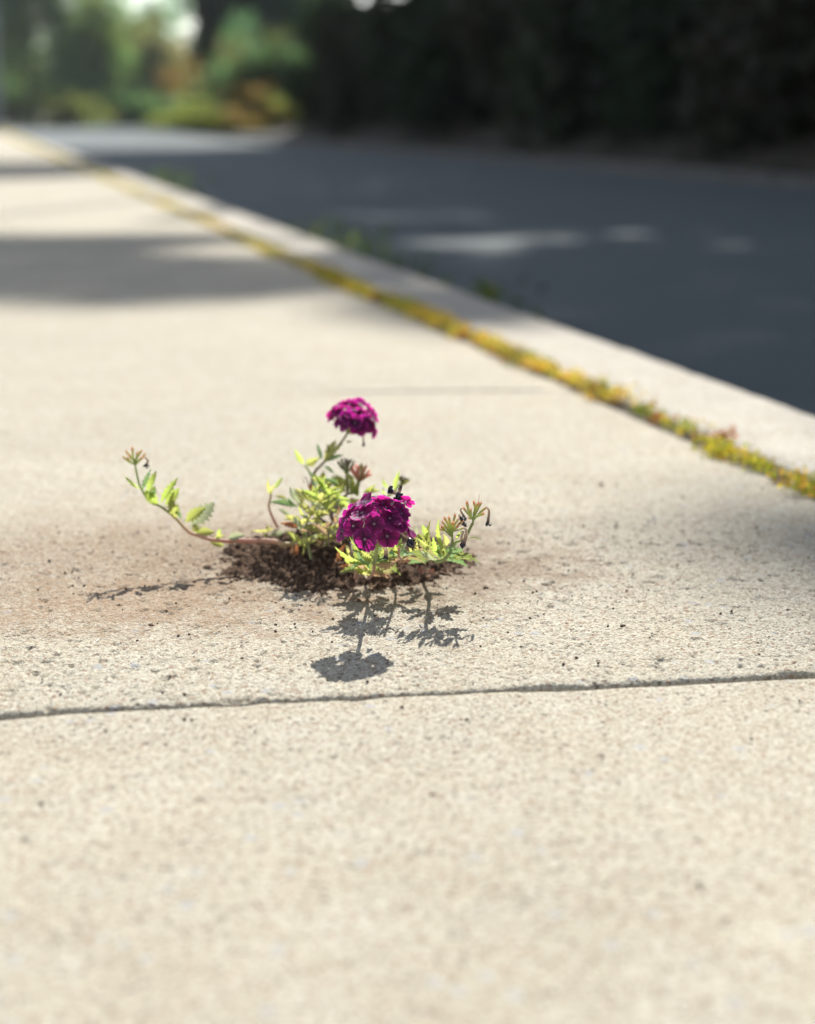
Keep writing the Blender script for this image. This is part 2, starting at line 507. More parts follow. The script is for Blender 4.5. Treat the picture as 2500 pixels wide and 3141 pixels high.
def slab(qa, qb, fine_p, fine_q, seed, parent, gap=(.0040, .0036), amp=1.0):
    """one concrete slab: (qa0,qa1)-(qb0,qb1) are its near and far edges at the left and right side"""
    ps = spread(P_LEFT, P_SEAM, fine_p[0], fine_p[1], fine_p[2])
    near = (qa[0] + qa[1]) / 2; far = (qb[0] + qb[1]) / 2
    ts = spread(0, 1, (fine_q[0] - near) / (far - near), (fine_q[1] - near) / (far - near), fine_q[2] / (far - near), most=.06 / max(far - near, .5) if far - near < 3 else .1)
    dense = np.concatenate([np.array([0, .001, .0022, .0036, .0055]) / (far - near), [1 - .0055 / (far - near), 1 - .003 / (far - near), 1 - .0012 / (far - near), 1]])
    ts = np.unique(np.concatenate([ts[(ts > .0065 / (far - near)) & (ts < 1 - .0065 / (far - near))], dense]))
    Pm, T = np.meshgrid(ps, ts, indexing='ij')
    k = (Pm - P_LEFT) / (P_SEAM - P_LEFT)
    Q0 = qa[0] * (1 - k) + qa[1] * k; Q1 = qb[0] * (1 - k) + qb[1] * k
    L = Q1 - Q0
    Q = Q0 + L * T
    # ragged, slightly chipped edges along both joints
    rag = lambda s: gap[s - 1] * (.25 + .75 * (gap[s - 1] > .003)) * (.45 + 1.0 * fbm(Pm * 9 + s * 7, Pm * 0, 3, seed + 40)) + (.0016 if gap[s - 1] > .003 else .0005) * (fbm(Pm * 60, Pm * 0 + s, 4, seed + s) - .5) * 2 + (.012 if gap[s - 1] > .003 else .001) * np.clip(fbm(Pm * 22, Pm * 0 + s * 3, 3, seed + 9 + s) - .60, 0, 1)
    dn = Q - Q0; df = Q1 - Q
    Q = Q + rag(1) * np.clip(1 - dn / .03, 0, 1) - rag(2) * np.clip(1 - df / .03, 0, 1)
    X = KN.x * Pm + KD.x * Q; Y = KN.y * Pm + KD.y * Q
    Z = .0042 * (fbm(X * 5, Y * 5, 3, seed) - .5)
    g = fbm(X * 330, Y * 330, 3, 40 + seed)
    # grain only where the mesh is fine enough to carry it
    dq = np.gradient(ts) * (far - near); dpx = np.gradient(ps)
    amp = amp * np.clip(.0030 / np.maximum(dq, 1e-4), 0, 1)[None, :] ** 1.5 * np.clip(.0032 / np.maximum(dpx, 1e-4), 0, 1)[:, None] ** 1.5
    Z += amp * (.0011 * (g - .5) + .0013 * (vnoise(X * 760, Y * 760, 61) - .5) * (.4 + g))
    pits = np.clip(fbm(X * 150, Y * 150, 2, 77) - .70, 0, 1)
    Z -= amp * .012 * pits
    Z += amp * .0035 * np.clip(vnoise(X * 210, Y * 210, 85) - .84, 0, 1) * 2
    e = np.minimum(dn, df)
    Z -= .0022 * np.exp(-e / .0015) * (.5 + fbm(X * 90, Y * 90, 3, 3))
    eP = np.minimum(Pm - P_LEFT, P_SEAM - Pm)
    Z -= .004 * np.exp(-np.maximum(eP, 0) / .006)
    V = np.stack([X, Y, Z], -1)
    nu, nv = Pm.shape
    # vertical sides down into the joint
    lo0 = V[:, :1].copy(); lo0[..., 2] = -.06; lo1 = V[:, -1:].copy(); lo1[..., 2] = -.06
    V = np.concatenate([lo0, V, lo1], 1)
    lo0 = V[:1].copy(); lo0[..., 2] = -.06; lo1 = V[-1:].copy(); lo1[..., 2] = -.06
    V = np.concatenate([lo0, V, lo1], 0)
    F = grid_faces(nu + 2, nv + 2)
    return np_mesh('slab', V.reshape(-1, 3), F, M_CON, parent, smooth=True)


sidewalk = tag(empty('sidewalk'), kind='structure')
back = [j1[0] - step[0], j1[1] - step[1]]
slab((back[0] - 1.0, back[1] - 1.0), back, (9, 9.1, .05), (9, 9.1, .05), 5, sidewalk)
slab(back, j1, (-.36, .30, .0026), (.62, .92, .0018), 11, sidewalk, amp=.34)
slab(j1, j2, (-.30, .68, .00135), (.905, 1.34, .00150), 23, sidewalk, gap=(.0036, .0008))
q0 = list(j2)
for i in range(11):
    q1 = [q0[0] + step[0], q0[1] + step[1]] if i else [q0[0] + 1.07, q0[1] + 1.07]
    q1 = [(q1[0] * .5 + q1[1] * .5) - .02, (q1[0] * .5 + q1[1] * .5) + .02] if i > 1 else q1
    slab(q0, q1, (9, 9.1, .03), (9, 9.1, .03), 30 + i, sidewalk, gap=(.0008, .0008), amp=.8)
    q0 = q1
slab(q0, (95, 95), (9, 9.1, .05), (9, 9.1, .3), 55, sidewalk, gap=(.0008, .0008))

# dirt at the bottom of the joints
jd = MB()
xs = np.linspace(P_LEFT, P_SEAM + .03, 900)
for (qa, wdt, dz) in ((j1, .02, 0), (j2, .02, .0125)):
    rows = []
    for s in (-wdt, -.004, .002, .008, wdt):
        k = (xs - P_LEFT) / (P_SEAM - P_LEFT)
        q = qa[0] * (1 - k) + qa[1] * k + s
        zz = -.0150 + dz + (.006 if dz == 0 else .0018) * (fbm(xs * 130, xs * 0 + s * 900, 3, 5) - .5) * 2
        rows.append(np.stack([KN.x * xs + KD.x * q, KN.y * xs + KD.y * q, zz], -1))
    V = np.stack(rows, 1)
    jd.add(V.reshape(-1, 3), grid_faces(len(xs), 5))
tag(jd.build('joint_dirt', M_JOINT), kind='stuff')

# kerb: poured stones with a rounded nose on the road side
kerb = tag(empty('kerb'), kind='structure')


def kerb_stone(qa, qb, p0, p1, top, foot, name, parent, flip=False, seed=0, fine=.02, mat=None):
    prof = [(0, foot), (0, top - .004), (.004, top)] + [(x, top + .0015 * math.sin(x * 50)) for x in np.linspace(.02, (p1 - p0) - .03, 8)]
    r = .022
    for a in np.linspace(0, 90, 6):
        prof.append((p1 - p0 - r + r * math.sin(R(a)), top - r + r * math.cos(R(a))))
    prof.append((p1 - p0 + .012, foot))
    qs = np.concatenate([[qa, qa + .002, qa + .006], np.arange(qa + .012, qb - .012, fine), [qb - .006, qb - .002, qb]])
    pr = np.array(prof)
    Pm = np.repeat(pr[:, 0][None], len(qs), 0); Zm = np.repeat(pr[:, 1][None], len(qs), 0); Q = np.repeat(qs[:, None], len(pr), 1)
    if flip: Pm = (p1 - p0) - Pm
    Pm = Pm + p0
    topm = (Zm > top - .02)
    Zm = Zm + topm * (.004 * (fbm(Pm * 14, Q * 14, 4, seed) - .5) + .0022 * (fbm(Pm * 120, Q * 120, 3, seed) - .5))
    Pm = Pm + .006 * (fbm(Q * 9, Pm * 3, 4, seed + 3) - .5) * (Pm > (p0 + p1) / 2)
    e = np.minimum(Q - qa, qb - Q)
    Zm = Zm - topm * .006 * np.exp(-e / .004)
    V = np.stack([KN.x * Pm + KD.x * Q, KN.y * Pm + KD.y * Q, Zm], -1)
    return np_mesh(name, V.reshape(-1, 3), grid_faces(len(qs), len(pr)), mat or M_KERB, parent)


q = -2.45
k = 0
while q < 26:
    ln = 3.05
    kerb_stone(q + .003, q + ln - .003, P_KERB0, P_KERB1, .004, -.2, 'kerb_stone', kerb, seed=k, fine=.006 if -.3 < q < 3 else .03)
    q += ln; k += 1
kerb_stone(q, 95, P_KERB0, P_KERB1, .004, -.2, 'kerb_stone', kerb, seed=k, fine=.4)

# kerb on the far side of the road, with a gap where a drain sits
fk = tag(empty('far_kerb'), kind='structure')
q_gap = [(-6, 2), (2.02, 4.4), (4.42, 7.35), (8.05, 10.2), (10.22, 13.0), (13.02, 16), (16.02, 22), (22.02, 28), (28.02, 34)]
for i, (a, b) in enumerate(q_gap):
    kerb_stone(a, b, P_FAR - .05, P_FAR + .12, -.05, -.2, 'kerb_stone', fk, flip=True, seed=40 + i, fine=.08, mat=M_FARKERB)


def sheet(name, pts, z_noise, mat, kind='structure', n=(60, 120), seed=0):
    """pts: function (s, t) -> (p, q, z) arrays"""
    S, T = np.meshgrid(np.linspace(0, 1, n[0]), np.linspace(0, 1, n[1]), indexing='ij')
    P_, Q_, Z_ = pts(S, T)
    X = KN.x * P_ + KD.x * Q_; Y = KN.y * P_ + KD.y * Q_
    Z_ = Z_ + z_noise * (fbm(X * .7, Y * .7, 4, seed) - .5)
    V = np.stack([X, Y, Z_], -1)
    return tag(np_mesh(name, V.reshape(-1, 3), grid_faces(*n), mat), kind=kind)


# ground to the horizon
g = 700
tag(np_mesh('ground', [(-g, -g, -.24), (g, -g, -.24), (g, g, -.24), (-g, g, -.24)], [(0, 1, 2, 3)], M_FIELD), kind='structure')
# road with a slight camber, widening into a side road far off
qmax = 92


def road(S, T):
    Q_ = -8 + (qmax + 8) * T ** 1.6
    right = P_FAR + .02 + np.clip((Q_ - 39) / 14, 0, 1) ** 1.3 * 26
    P_ = (P_KERB1 - .04) + (right - P_KERB1 + .04) * S
    Z_ = Z_ROAD + .03 * np.sin(np.clip(S, 0, 1) * math.pi) * np.clip(1 - Q_ / 30, 0, 1)
    return P_, Q_, Z_


sheet('road', road, .012, M_ASPH, n=(60, 200), seed=4)
# grass verge left of the sidewalk and the wooded bank on the far side
sheet('verge', lambda S, T: (P_LEFT - .004 - 30 * S ** 2, -8 + 103 * T, -.02 + .25 * S), .04, M_FIELD, n=(30, 100), seed=9)
sheet('bank', lambda S, T: (P_FAR + .08 + 40 * S ** 2, -12 + 50 * T, -.06 + 2.2 * np.sqrt(S) * np.clip(S * 3, 0, 1) * np.clip((37 - (-12 + 50 * T)) / 8, 0, 1)), .18, M_EARTH, n=(50, 80), seed=12)


# ------------------------------------------------------------------ leaves as real faces
def leaf_faces(C, size, cols, aspect=2.0, droop=.0, flat=.0):
    """one bent two-quad leaf per centre; C (n,3), size (n,), cols (n,3)"""
    n = len(C)
    a = rng.normal(size=(n, 3)); a[:, 2] -= droop
    a /= np.linalg.norm(a, axis=1)[:, None]
    b = rng.normal(size=(n, 3)); b[:, 2] *= (1 - flat)
    b -= (b * a).sum(1)[:, None] * a
    b /= np.linalg.norm(b, axis=1)[:, None] + 1e-9
    c = np.cross(a, b)
    L = size[:, None]; W = L / aspect
    v = np.stack([C - a * L * .5, C - a * L * .05 + b * W * .5 + c * W * .15, C + a * L * .5, C - a * L * .05 - b * W * .5 + c * W * .15], 1)
    F = np.arange(n * 4).reshape(n, 4)
    F = np.concatenate([F[:, [0, 1, 2]], F[:, [0, 2, 3]]])
    return v.reshape(-1, 3), F, np.concatenate([cols, cols])


def pick(pal, n, var=.25):
    pal = np.array(pal, float)
    c = pal[rng.integers(0, len(pal), n)]
    return np.clip(c * (1 + var * rng.normal(size=(n, 1))) * (1 + .06 * rng.normal(size=(n, 3))), .004, .9)


SV = np.array(SUN)


def land(P):
    """where the sun ray through P meets the ground"""
    t = (P[:, 2] + .0) / SV[2]
    return P[:, 0] - SV[0] * t, P[:, 1] - SV[1] * t


def in_ell(x, y, cx, cy, a, b):
    return ((x - cx) / a) ** 2 + ((y - cy) / b) ** 2 < 1


def may_shade(x, y):
    """True where the photograph has tree shade on the ground"""
    p_, q_ = to_pq(x, y)
    wob = .10 * (fbm(q_ * 1.3, q_ * 0, 3, 8) - .5)
    road_ = (p_ > 1.06 + wob) & (q_ < 24.0 + .5 * (p_ - 1))
    for e in ((-.22, 7.75, .24, .24), (.12, 7.65, .24, .22), (.20, 6.1, .28, .24), (.50, 6.25, .26, .22), (.36, 5.75, .2, .12), (1.0, 6.45, .34, .12), (.75, 5.9, .3, .10), (-.05, 7.0, .22, .10)):
        road_ &= ~(in_ell(x, y, *e) & (fbm(x * 5, y * 5, 2, 71) < .66) & (rng.random(len(x)) < .80))
    band = (p_ > -2.4) & (x < .05) & (y > 3.08 - .18 * np.clip(-x, -.5, 2) + .25 * (fbm(x * 3, x * 0, 2, 3) - .5) + np.clip(x + .3, 0, 1) * .9) & (y < 4.75 + .25 * (fbm(x * 2, x * 0, 2, 5) - .5) - np.clip(x + .55, 0, 1) * 1.2) & (p_ < 1.1)
    band &= ~in_ell(x, y, -.40, 4.15, .24, .20)
    small = in_ell(x, y, .12, 2.9, .22, .30)
    far_ = in_ell(x, y, -2.9, 10.5, 1.25, 1.9)
    side = in_ell(x, y, .50, 1.235, .245, .17)
    return road_ | band | small | far_ | side


def trunk_pts(base, top, bend=.25, n=7):
    o = Vector((random.uniform(-bend, bend), random.uniform(-bend, bend), 0))
    return [base.lerp(top, i / (n - 1)) + o * math.sin(math.pi * i / (n - 1)) for i in range(n)]


def make_tree(name, label, cat, group, base, height, r, C, size, cols, mat, limbs=6, lean=(0, 0), flat=0.0):
    root = tag(empty(name, base), label, cat, group)
    base = Vector(base)
    tb = MB()
    top = base + Vector((lean[0], lean[1], height))
    tp = trunk_pts(base, top, r * 2)
    tube(tb, tp, r, r * .25, 9, .1)
    for k in range(limbs):
        t = .3 + .65 * (k + .5) / limbs
        p0 = base.lerp(top, t)
        i = rng.integers(0, len(C)); e = Vector(C[i])
        mid = p0.lerp(e, .5) + Vector((0, 0, .15 * (e - p0).length * random.random()))
        tube(tb, spline([p0, mid, e], 4), r * (.5 - .3 * t), r * .06, 6)
    tb.build('trunk', M_BARK, root)
    v, f, c = leaf_faces(np.asarray(C), size, cols, flat=flat)
    np_mesh('crown', v, f, mat, root, smooth=False, col=c)
    return root


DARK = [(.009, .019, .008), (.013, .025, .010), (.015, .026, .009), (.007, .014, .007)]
# tall trees along the far side of the road: their boughs throw the shade on road and pavement
N = 90000
lo = np.array([-1.2, -5.0]); hi = np.array([6.6, 25.5])
pp = rng.uniform(lo[0], hi[0], N); qq = rng.uniform(lo[1], hi[1], N)
gx = KN.x * pp + KD.x * qq; gy = KN.y * pp + KD.y * qq
ok = may_shade(gx, gy)
gx, gy, pp = gx[ok], gy[ok], pp[ok]
dp = SV[0] * KN.x + SV[1] * KN.y
tgt = rng.uniform(6.9, 9.6, len(gx))
tt = np.maximum((tgt - pp) / dp, 1.2 + rng.uniform(0, 4, len(gx)))
CP = np.stack([gx + SV[0] * tt, gy + SV[1] * tt, SV[2] * tt], -1)
# clump the boughs a little
cl = fbm(CP[:, 0] * .9 + CP[:, 2] * .4, CP[:, 1] * .9, 2, 31)
cpq = to_pq(CP[:, 0], CP[:, 1])
on_road = pp > 1.0
keep = (CP[:, 2] > .7) & ~((cpq[1] > 27) & (CP[:, 2] < 4.5)) & (~on_road | (rng.random(len(CP)) < .9))
CP = CP[keep]; cpq = (cpq[0][keep], cpq[1][keep]); on_road = on_road[keep]
tq = [2.5, 7.5, 12.5, 17.5, 22.5, 27.5, 32.0, 36.0]
lab = ['behind the right edge of the road view', 'opposite the plant', 'behind the drain gap of the far kerb', 'behind the dappled road',
       'in the middle of the dark row', 'past the dappled road', 'beside the orange bush', 'at the far left end of the dark row']
own = np.argmin(np.abs(cpq[1][:, None] - np.array(tq)[None]), 1)
for i, qv in enumerate(tq):
    C = CP[own == i]
    if len(C) < 10: continue
    size = np.where(on_road[own == i], rng.uniform(.20, .34, len(C)), rng.uniform(.19, .26, len(C)))
    b = pq(8.0 + (i * 37 % 5) * .22, qv + .4 * math.sin(i * 3), .25)
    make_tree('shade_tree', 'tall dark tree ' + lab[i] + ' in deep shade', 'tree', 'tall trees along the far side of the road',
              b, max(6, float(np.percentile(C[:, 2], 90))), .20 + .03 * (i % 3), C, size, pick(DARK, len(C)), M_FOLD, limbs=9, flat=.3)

# unseen wood behind them, added to keep sun from leaking onto the bank
for i, (p_, q_) in enumerate([(11, 0), (10.5, 6), (12, 12), (10.8, 18), (12.5, 24), (11, 30), (15, 3), (16, 9), (15.5, 16), (16.5, 23), (21, 6), (22, 15), (21, 25)]):
    n = 7000
    h = 9 + (i * 29 % 7)
    cen = rng.normal(size=(60, 3)); cen /= np.linalg.norm(cen, axis=1)[:, None]
    cen = cen * rng.uniform(.5, 1, (60, 1)) * np.array([2.8, 2.8, h * .5])
    C = cen[rng.integers(0, 60, n)] + rng.normal(size=(n, 3)) * .55
    b = pq(p_, q_, 1.2)
    C = C + np.array(b) + np.array([0, 0, h * .5])
    C = C[C[:, 2] > .8]
    lx, ly = land(C); lp, lq = to_pq(lx, ly)
    C = C[(lp > 1.1) & (lq < 26)]
    if len(C) < 50: continue
    make_tree('sun_block_tree', 'unseen tree in the wood behind the road, added to block sun', 'tree', 'unseen trees added behind the road to block sun', b, h * .8, .22, C,
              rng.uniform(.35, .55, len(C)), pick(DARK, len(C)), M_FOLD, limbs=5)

# undergrowth at the edge of the road
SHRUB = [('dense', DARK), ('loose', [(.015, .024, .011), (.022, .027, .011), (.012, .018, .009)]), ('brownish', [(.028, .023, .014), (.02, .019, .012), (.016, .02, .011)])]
spots = [(7.0, 1.0, 1.5), (6.9, 3.4, 1.3), (7.2, 5.4, 1.7), (7.0, 7.2, 1.5), (7.3, 9.2, 1.9), (7.0, 11.2, 1.6), (7.3, 13.4, 2.0), (7.0, 15.8, 1.7), (7.4, 18.2, 2.1),
         (7.1, 20.6, 1.8), (7.4, 23.2, 2.2), (7.1, 25.8, 1.9), (7.3, 28.4, 2.3), (8.6, 4, 2.5), (8.8, 8.3, 2.6), (8.7, 14.6, 2.7), (8.9, 20, 2.9), (8.8, 26, 3.0)]
for i, (p_, q_, h) in enumerate(spots):
    p_ -= .85
    kind, pal = SHRUB[i % 3]
    n = 4200
    cen = rng.normal(size=(40, 3)); cen /= np.linalg.norm(cen, axis=1)[:, None]
    cen = cen * rng.uniform(.45, 1, (40, 1)) * np.array([.95, 1.25, h * .55])
    C = cen[rng.integers(0, 40, n)] + rng.normal(size=(n, 3)) * .22
    b = pq(p_, q_, .02)
    C = C + np.array(b) + np.array([0, 0, h * .52])
    cp_, cq_ = to_pq(C[:, 0], C[:, 1])
    C = C[(C[:, 2] > .0) & (cp_ > P_FAR + .0)]
    where = 'in the back row of the dark bank' if i >= 13 else 'at the foot of the dark bank'
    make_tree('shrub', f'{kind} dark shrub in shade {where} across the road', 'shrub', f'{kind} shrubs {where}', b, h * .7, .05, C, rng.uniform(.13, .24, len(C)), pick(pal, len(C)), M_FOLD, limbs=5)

# sunlit bushes where the road opens, and the far trees
rng = np.random.default_rng(21)
OLIVE = [(0.092, 0.108, 0.033), (0.128, 0.132, 0.038), (0.073, 0.094, 0.033)]
RUST = [(0.166, 0.088, 0.04), (0.133, 0.079, 0.045), (0.108, 0.083, 0.036), (0.091, 0.056, 0.04)]
GREEN = [(0.068, 0.12, 0.07), (0.091, 0.144, 0.08), (0.053, 0.099, 0.073), (0.114, 0.168, 0.08)]
TEAL = [(0.056, 0.112, 0.087), (0.072, 0.138, 0.104), (0.045, 0.086, 0.079)]
YELG = [(0.117, 0.128, 0.049), (0.149, 0.148, 0.054), (0.086, 0.106, 0.044)]

DIM = [(.05, .06, .025), (.065, .065, .028), (.04, .05, .025)]


def bush(name, label, cat, group, X, Yd, wid, dep, h, n, pals, weights, leaf, nclump=45, z0=-.12, trunk=.0, seed=0):
    cen = rng.normal(size=(nclump, 3)); cen /= np.linalg.norm(cen, axis=1)[:, None]
    lift = trunk
    cen = cen * rng.uniform(.35, 1, (nclump, 1)) * np.array([wid * .5, dep * .5, (h - lift) * .5])
    cc = rng.choice(len(pals), nclump, p=weights)
    idx = rng.integers(0, nclump, n)
    cen = cen * (1 + .45 * rng.normal(size=(nclump, 1)).clip(-1.2, 1.5))
    C = cen[idx] + rng.normal(size=(n, 3)) * np.array([wid, dep, h]) * .085
    C = C + np.array([X, Yd, z0 + lift + (h - lift) * .5])
    cols = np.zeros((n, 3))
    for j, pal in enumerate(pals):
        s = cc[idx] == j
        cols[s] = pick(pal, s.sum())
    k = C[:, 2] > z0 + .02
    return make_tree(name, label, cat, group, (X, Yd, z0), h * .8, .03 + h * .018, C[k], rng.uniform(.7, 1.3, k.sum()) * leaf, cols[k], M_FOL, limbs=7)


def xat(u, Yd):          # ground X for photo column u at distance Yd
    return (u - 1250) / FPX * Yd * 1.0


bush('bush', 'low sunlit yellow-green bush where the road opens', 'bush', None, xat(650, 42), 42, 2.6, 2.0, .75, 4200, [OLIVE, YELG], [.45, .55], .14)
bush('bush', 'orange-brown sunlit bush at the end of the dark bank', 'bush', None, xat(850, 40), 40.5, 2.2, 1.6, .85, 4200, [RUST, OLIVE, DIM], [.5, .2, .3], .14)
bush('bush', 'taller olive and reddish bush behind the orange one', 'bush', None, xat(850, 44), 44, 3.6, 2.4, 2.7, 7000, [DIM, RUST, TEAL], [.55, .15, .30], .16)
bush('bush', 'dark green bush beside the taller olive one', 'bush', None, xat(740, 48), 48, 2.6, 2.4, 2.7, 5200, [DIM, TEAL], [.5, .5], .18)
bush('tree', 'dark tree with a trunk in the gap below the sky', 'tree', None, xat(705, 58), 58, 2.5, 3.2, 7.5, 8500, [TEAL, DARK], [.12, .88], .30, trunk=.3)
bush('tree', 'dark leafy tree behind the olive bush', 'tree', None, xat(800, 62), 62, 4.2, 3.2, 9.5, 12000, [TEAL, DARK, GREEN], [.25, .55, .2], .34)
bush('tree', 'small red-brown tree below the bright gap of sky', 'tree', None, xat(510, 75), 75, 3.4, 2.5, 5.0, 5200, [RUST, TEAL], [.45, .55], .22)
bush('tree', 'large green tree at the far end of the sidewalk', 'tree', None, xat(300, 72), 72, 4.8, 4, 6.2, 9000, [GREEN, TEAL, YELG], [.40, .28, .32], .26)
bush('tree', 'tallest green tree at the left edge with yellowish tops', 'tree', None, xat(140, 70), 70, 5.4, 4.4, 8.4, 12000, [GREEN, TEAL, YELG], [.36, .26, .38], .28)
bush('tree', 'teal green tree left of the dark trunk', 'tree', None, xat(450, 82), 82, 5.6, 4, 6.0, 9500, [TEAL, GREEN], [.5, .5], .27)
bush('tree', 'green tree above the yellow-green bush, partly bare at the top', 'tree', None, xat(930, 60), 60, 5.0, 4, 9.5, 11000, [GREEN, TEAL, DARK], [.3, .25, .45], .32)
bush('bush', 'low yellow bush at the road end under the left tree', 'bush', None, xat(235, 66), 66, 2.4, 1.6, 1.5, 3000, [YELG, OLIVE], [.7, .3], .18)
bush('bush', 'low dark green bush at the road end under the gap', 'bush', None, xat(430, 70), 70, 3.6, 1.6, 1.5, 3800, [GREEN, TEAL], [.5, .5], .18)
bush('bush', 'low olive bush beside the dark green one at the road end', 'bush', None, xat(60, 68), 68, 3.6, 1.6, 1.5, 3400, [OLIVE, GREEN], [.5, .5], .18)
# far-off wood that closes the view
n = 26000
C = np.stack([rng.uniform(-70, 40, n), rng.uniform(105, 125, n), np.abs(rng.normal(size=n)) * 1.6], -1)
C[:, 2] += 1.8 * fbm(C[:, 0] * .14, C[:, 0] * 0, 3, 2) - .3
v, f, c = leaf_faces(C, rng.uniform(.6, 1.1, n), pick(TEAL + GREEN, n))
tag(np_mesh('far_wood', v, f, M_FOL, None, False, c), kind='stuff')

# utility pole at the left edge
X = xat(18, 38)
up = tag(empty('utility_pole', (X, 38, -.1)), 'grey wooden utility pole at the left edge by the far sidewalk', 'utility pole')
mb = MB(); tube(mb, [Vector((X, 38, -.1 + i * 1.1)) for i in range(9)], .17, .12, 14, .03); mb.build('shaft', M_POLE, up)
mb = MB(); tube(mb, [Vector((X - 1.1 + .2 * i, 38 - .15, 7.9)) for i in range(12)], .06, .06, 4); mb.build('crossarm', M_POLE, up)

# ------------------------------------------------------------------ moss and weeds along the kerb
rng = np.random.default_rng(33); random.seed(33)
MOSS = [(0.458, 0.344, 0.05), (0.37, 0.312, 0.05), (0.238, 0.254, 0.04), (0.51, 0.303, 0.08), (0.36, 0.3, 0.05), (0.282, 0.098, 0.06), (0.15, 0.18, 0.04), (0.44, 0.279, 0.1), (0.484, 0.377, 0.09), (0.24, 0.27, 0.05)]
Vs, Fs, Cs, nv_ = [], [], [], 0
q = -.5
while q < 40:
    near = q < 4.2
    dens = fbm(np.array([q * 5]), np.array([0.]), 3, 14)[0]
    bright = fbm(np.array([q * 2.2]), np.array([3.]), 2, 15)[0]
    k = int((26 if near else 14) * (.25 + 1.5 * max(dens - .25, 0)))
    col = np.array(MOSS[int(hash2(np.array([round(q * 60 + random.gauss(0, .35))]), np.array([1]), 3)[0] * 9.999)])
    if not near: col = col * .6 + np.array((.36, .28, .13)) * .4
    if bright > .56: col = np.array(MOSS[int(random.random() * 4)])
    if fbm(np.array([q * 11]), np.array([7.]), 2, 19)[0] < (.24 if near else .30):
        q += .004 if near else .02
        continue
    cp_ = P_SEAM + .010 + .0085 * random.gauss(0, 1) - (.012 if bright > .55 else 0)
    cz = .004 + .006 * random.random()
    sz = .0058 if near else .0058 + .0008 * (q - 4)
    rad = .0056 * (.6 + 1.1 * max(dens, .2)) + (0 if near else .0003 * (q - 4))
    C = np.array(pq(cp_, q, cz)) + rng.normal(size=(k, 3)) * np.array([rad, rad, rad * .62])
    C[:, 2] = np.abs(C[:, 2]) * .9
    v, f, c = leaf_faces(C, rng.uniform(.6, 1.4, k) * sz, np.clip(col * (1 + .3 * rng.normal(size=(k, 1))), .01, .8) * np.ones((k, 3)), aspect=1.5)
    Vs.append(v); Fs.append(f + nv_); Cs.append(c); nv_ += len(v)
    q += (.0032 if near else .0032 + .0010 * (q - 4)) * (.6 + .8 * random.random())
tag(np_mesh('moss', np.concatenate(Vs), np.concatenate(Fs), M_MOSS, None, False, np.concatenate(Cs)), kind='stuff')
# soil in the seam
qs = np.linspace(-2, 40, 500)
V = np.stack([np.stack([np.array(pq(p_, qv, z_)) for qv in qs]) for p_, z_ in ((P_SEAM - .004, -.012), (P_SEAM + .01, -.004), (P_KERB0 + .004, -.012))], 1)
tag(np_mesh('seam_soil', V.reshape(-1, 3), grid_faces(500, 3), M_JOINT), kind='stuff')
# weeds in the gutter that show above the kerb
for i, (q_, h, lb) in enumerate([(3.15, .12, 'nearest'), (3.75, .135, 'bushiest'), (4.3, .16, 'tall thin'), (5.0, .15, 'yellowish'), (7.9, .20, 'dark'), (8.8, .20, 'farthest')]):
    k = 120
    b = pq(P_KERB1 + .09, q_, Z_ROAD)
    s = rng.uniform(0, 1, k)
    C = np.array(b) + rng.normal(size=(k, 3)) * np.array([.045, .12, .0]) * (.4 + s[:, None]) + np.stack([s * 0, s * 0, s * h], 1)
    wd = tag(empty('gutter_weed', b), f'{lb} green weed growing in the gutter behind the kerb', 'weed', 'weeds in the gutter')
    pal = [(.038, .060, .022), (.032, .052, .022), (.055, .066, .022)]
    v, f, c = leaf_faces(C, rng.uniform(.02, .045, k), pick(pal, k), aspect=2.5)
    np_mesh('foliage', v, f, M_FOL, wd, False, c)
    mb = MB()
    for j in range(6):
        e = b + Vector((random.gauss(0, .03), random.gauss(0, .08), h * random.uniform(.6, 1)))
        tube(mb, spline([b, b.lerp(e, .5) + Vector((.005, 0, .01)), e], 3), .0025, .001, 5)
    mb.build('stem', M_BARK, wd)

# ------------------------------------------------------------------ soil round the plant
def blob(mb, c, r, seed, flat=.8, rough=.35, m=0):
    """a lumpy stone-like lump"""
    base = ICO
    n1 = fbm(base[:, 0] * 1.7 + seed, base[:, 1] * 1.7 + base[:, 2] * 1.3, 2, seed % 97)
    rr = 1 + rough * (n1 - .5) * 2
    a = seed * 1.7
    V = base * rr[:, None] * np.array([1, .85 + .3 * ((seed * 13) % 7) / 7, flat]) * r
    V = V @ np.array([[math.cos(a), -math.sin(a), 0], [math.sin(a), math.cos(a), 0], [0, 0, 1]])
    mb.add(V + np.array(c), ICOF, m=m)


import bmesh
bm = bmesh.new(); bmesh.ops.create_icosphere(bm, subdivisions=2, radius=1)
bm.verts.ensure_lookup_table()
ICO = np.array([v.co[:] for v in bm.verts]); ICOF = np.array([[v.index for v in f.verts] for f in bm.faces]); bm.free()
bm = bmesh.new(); bmesh.ops.create_icosphere(bm, subdivisions=1, radius=1)
bm.verts.ensure_lookup_table()
ICO1 = np.array([v.co[:] for v in bm.verts]); ICO1F = np.array([[v.index for v in f.verts] for f in bm.faces]); bm.free()


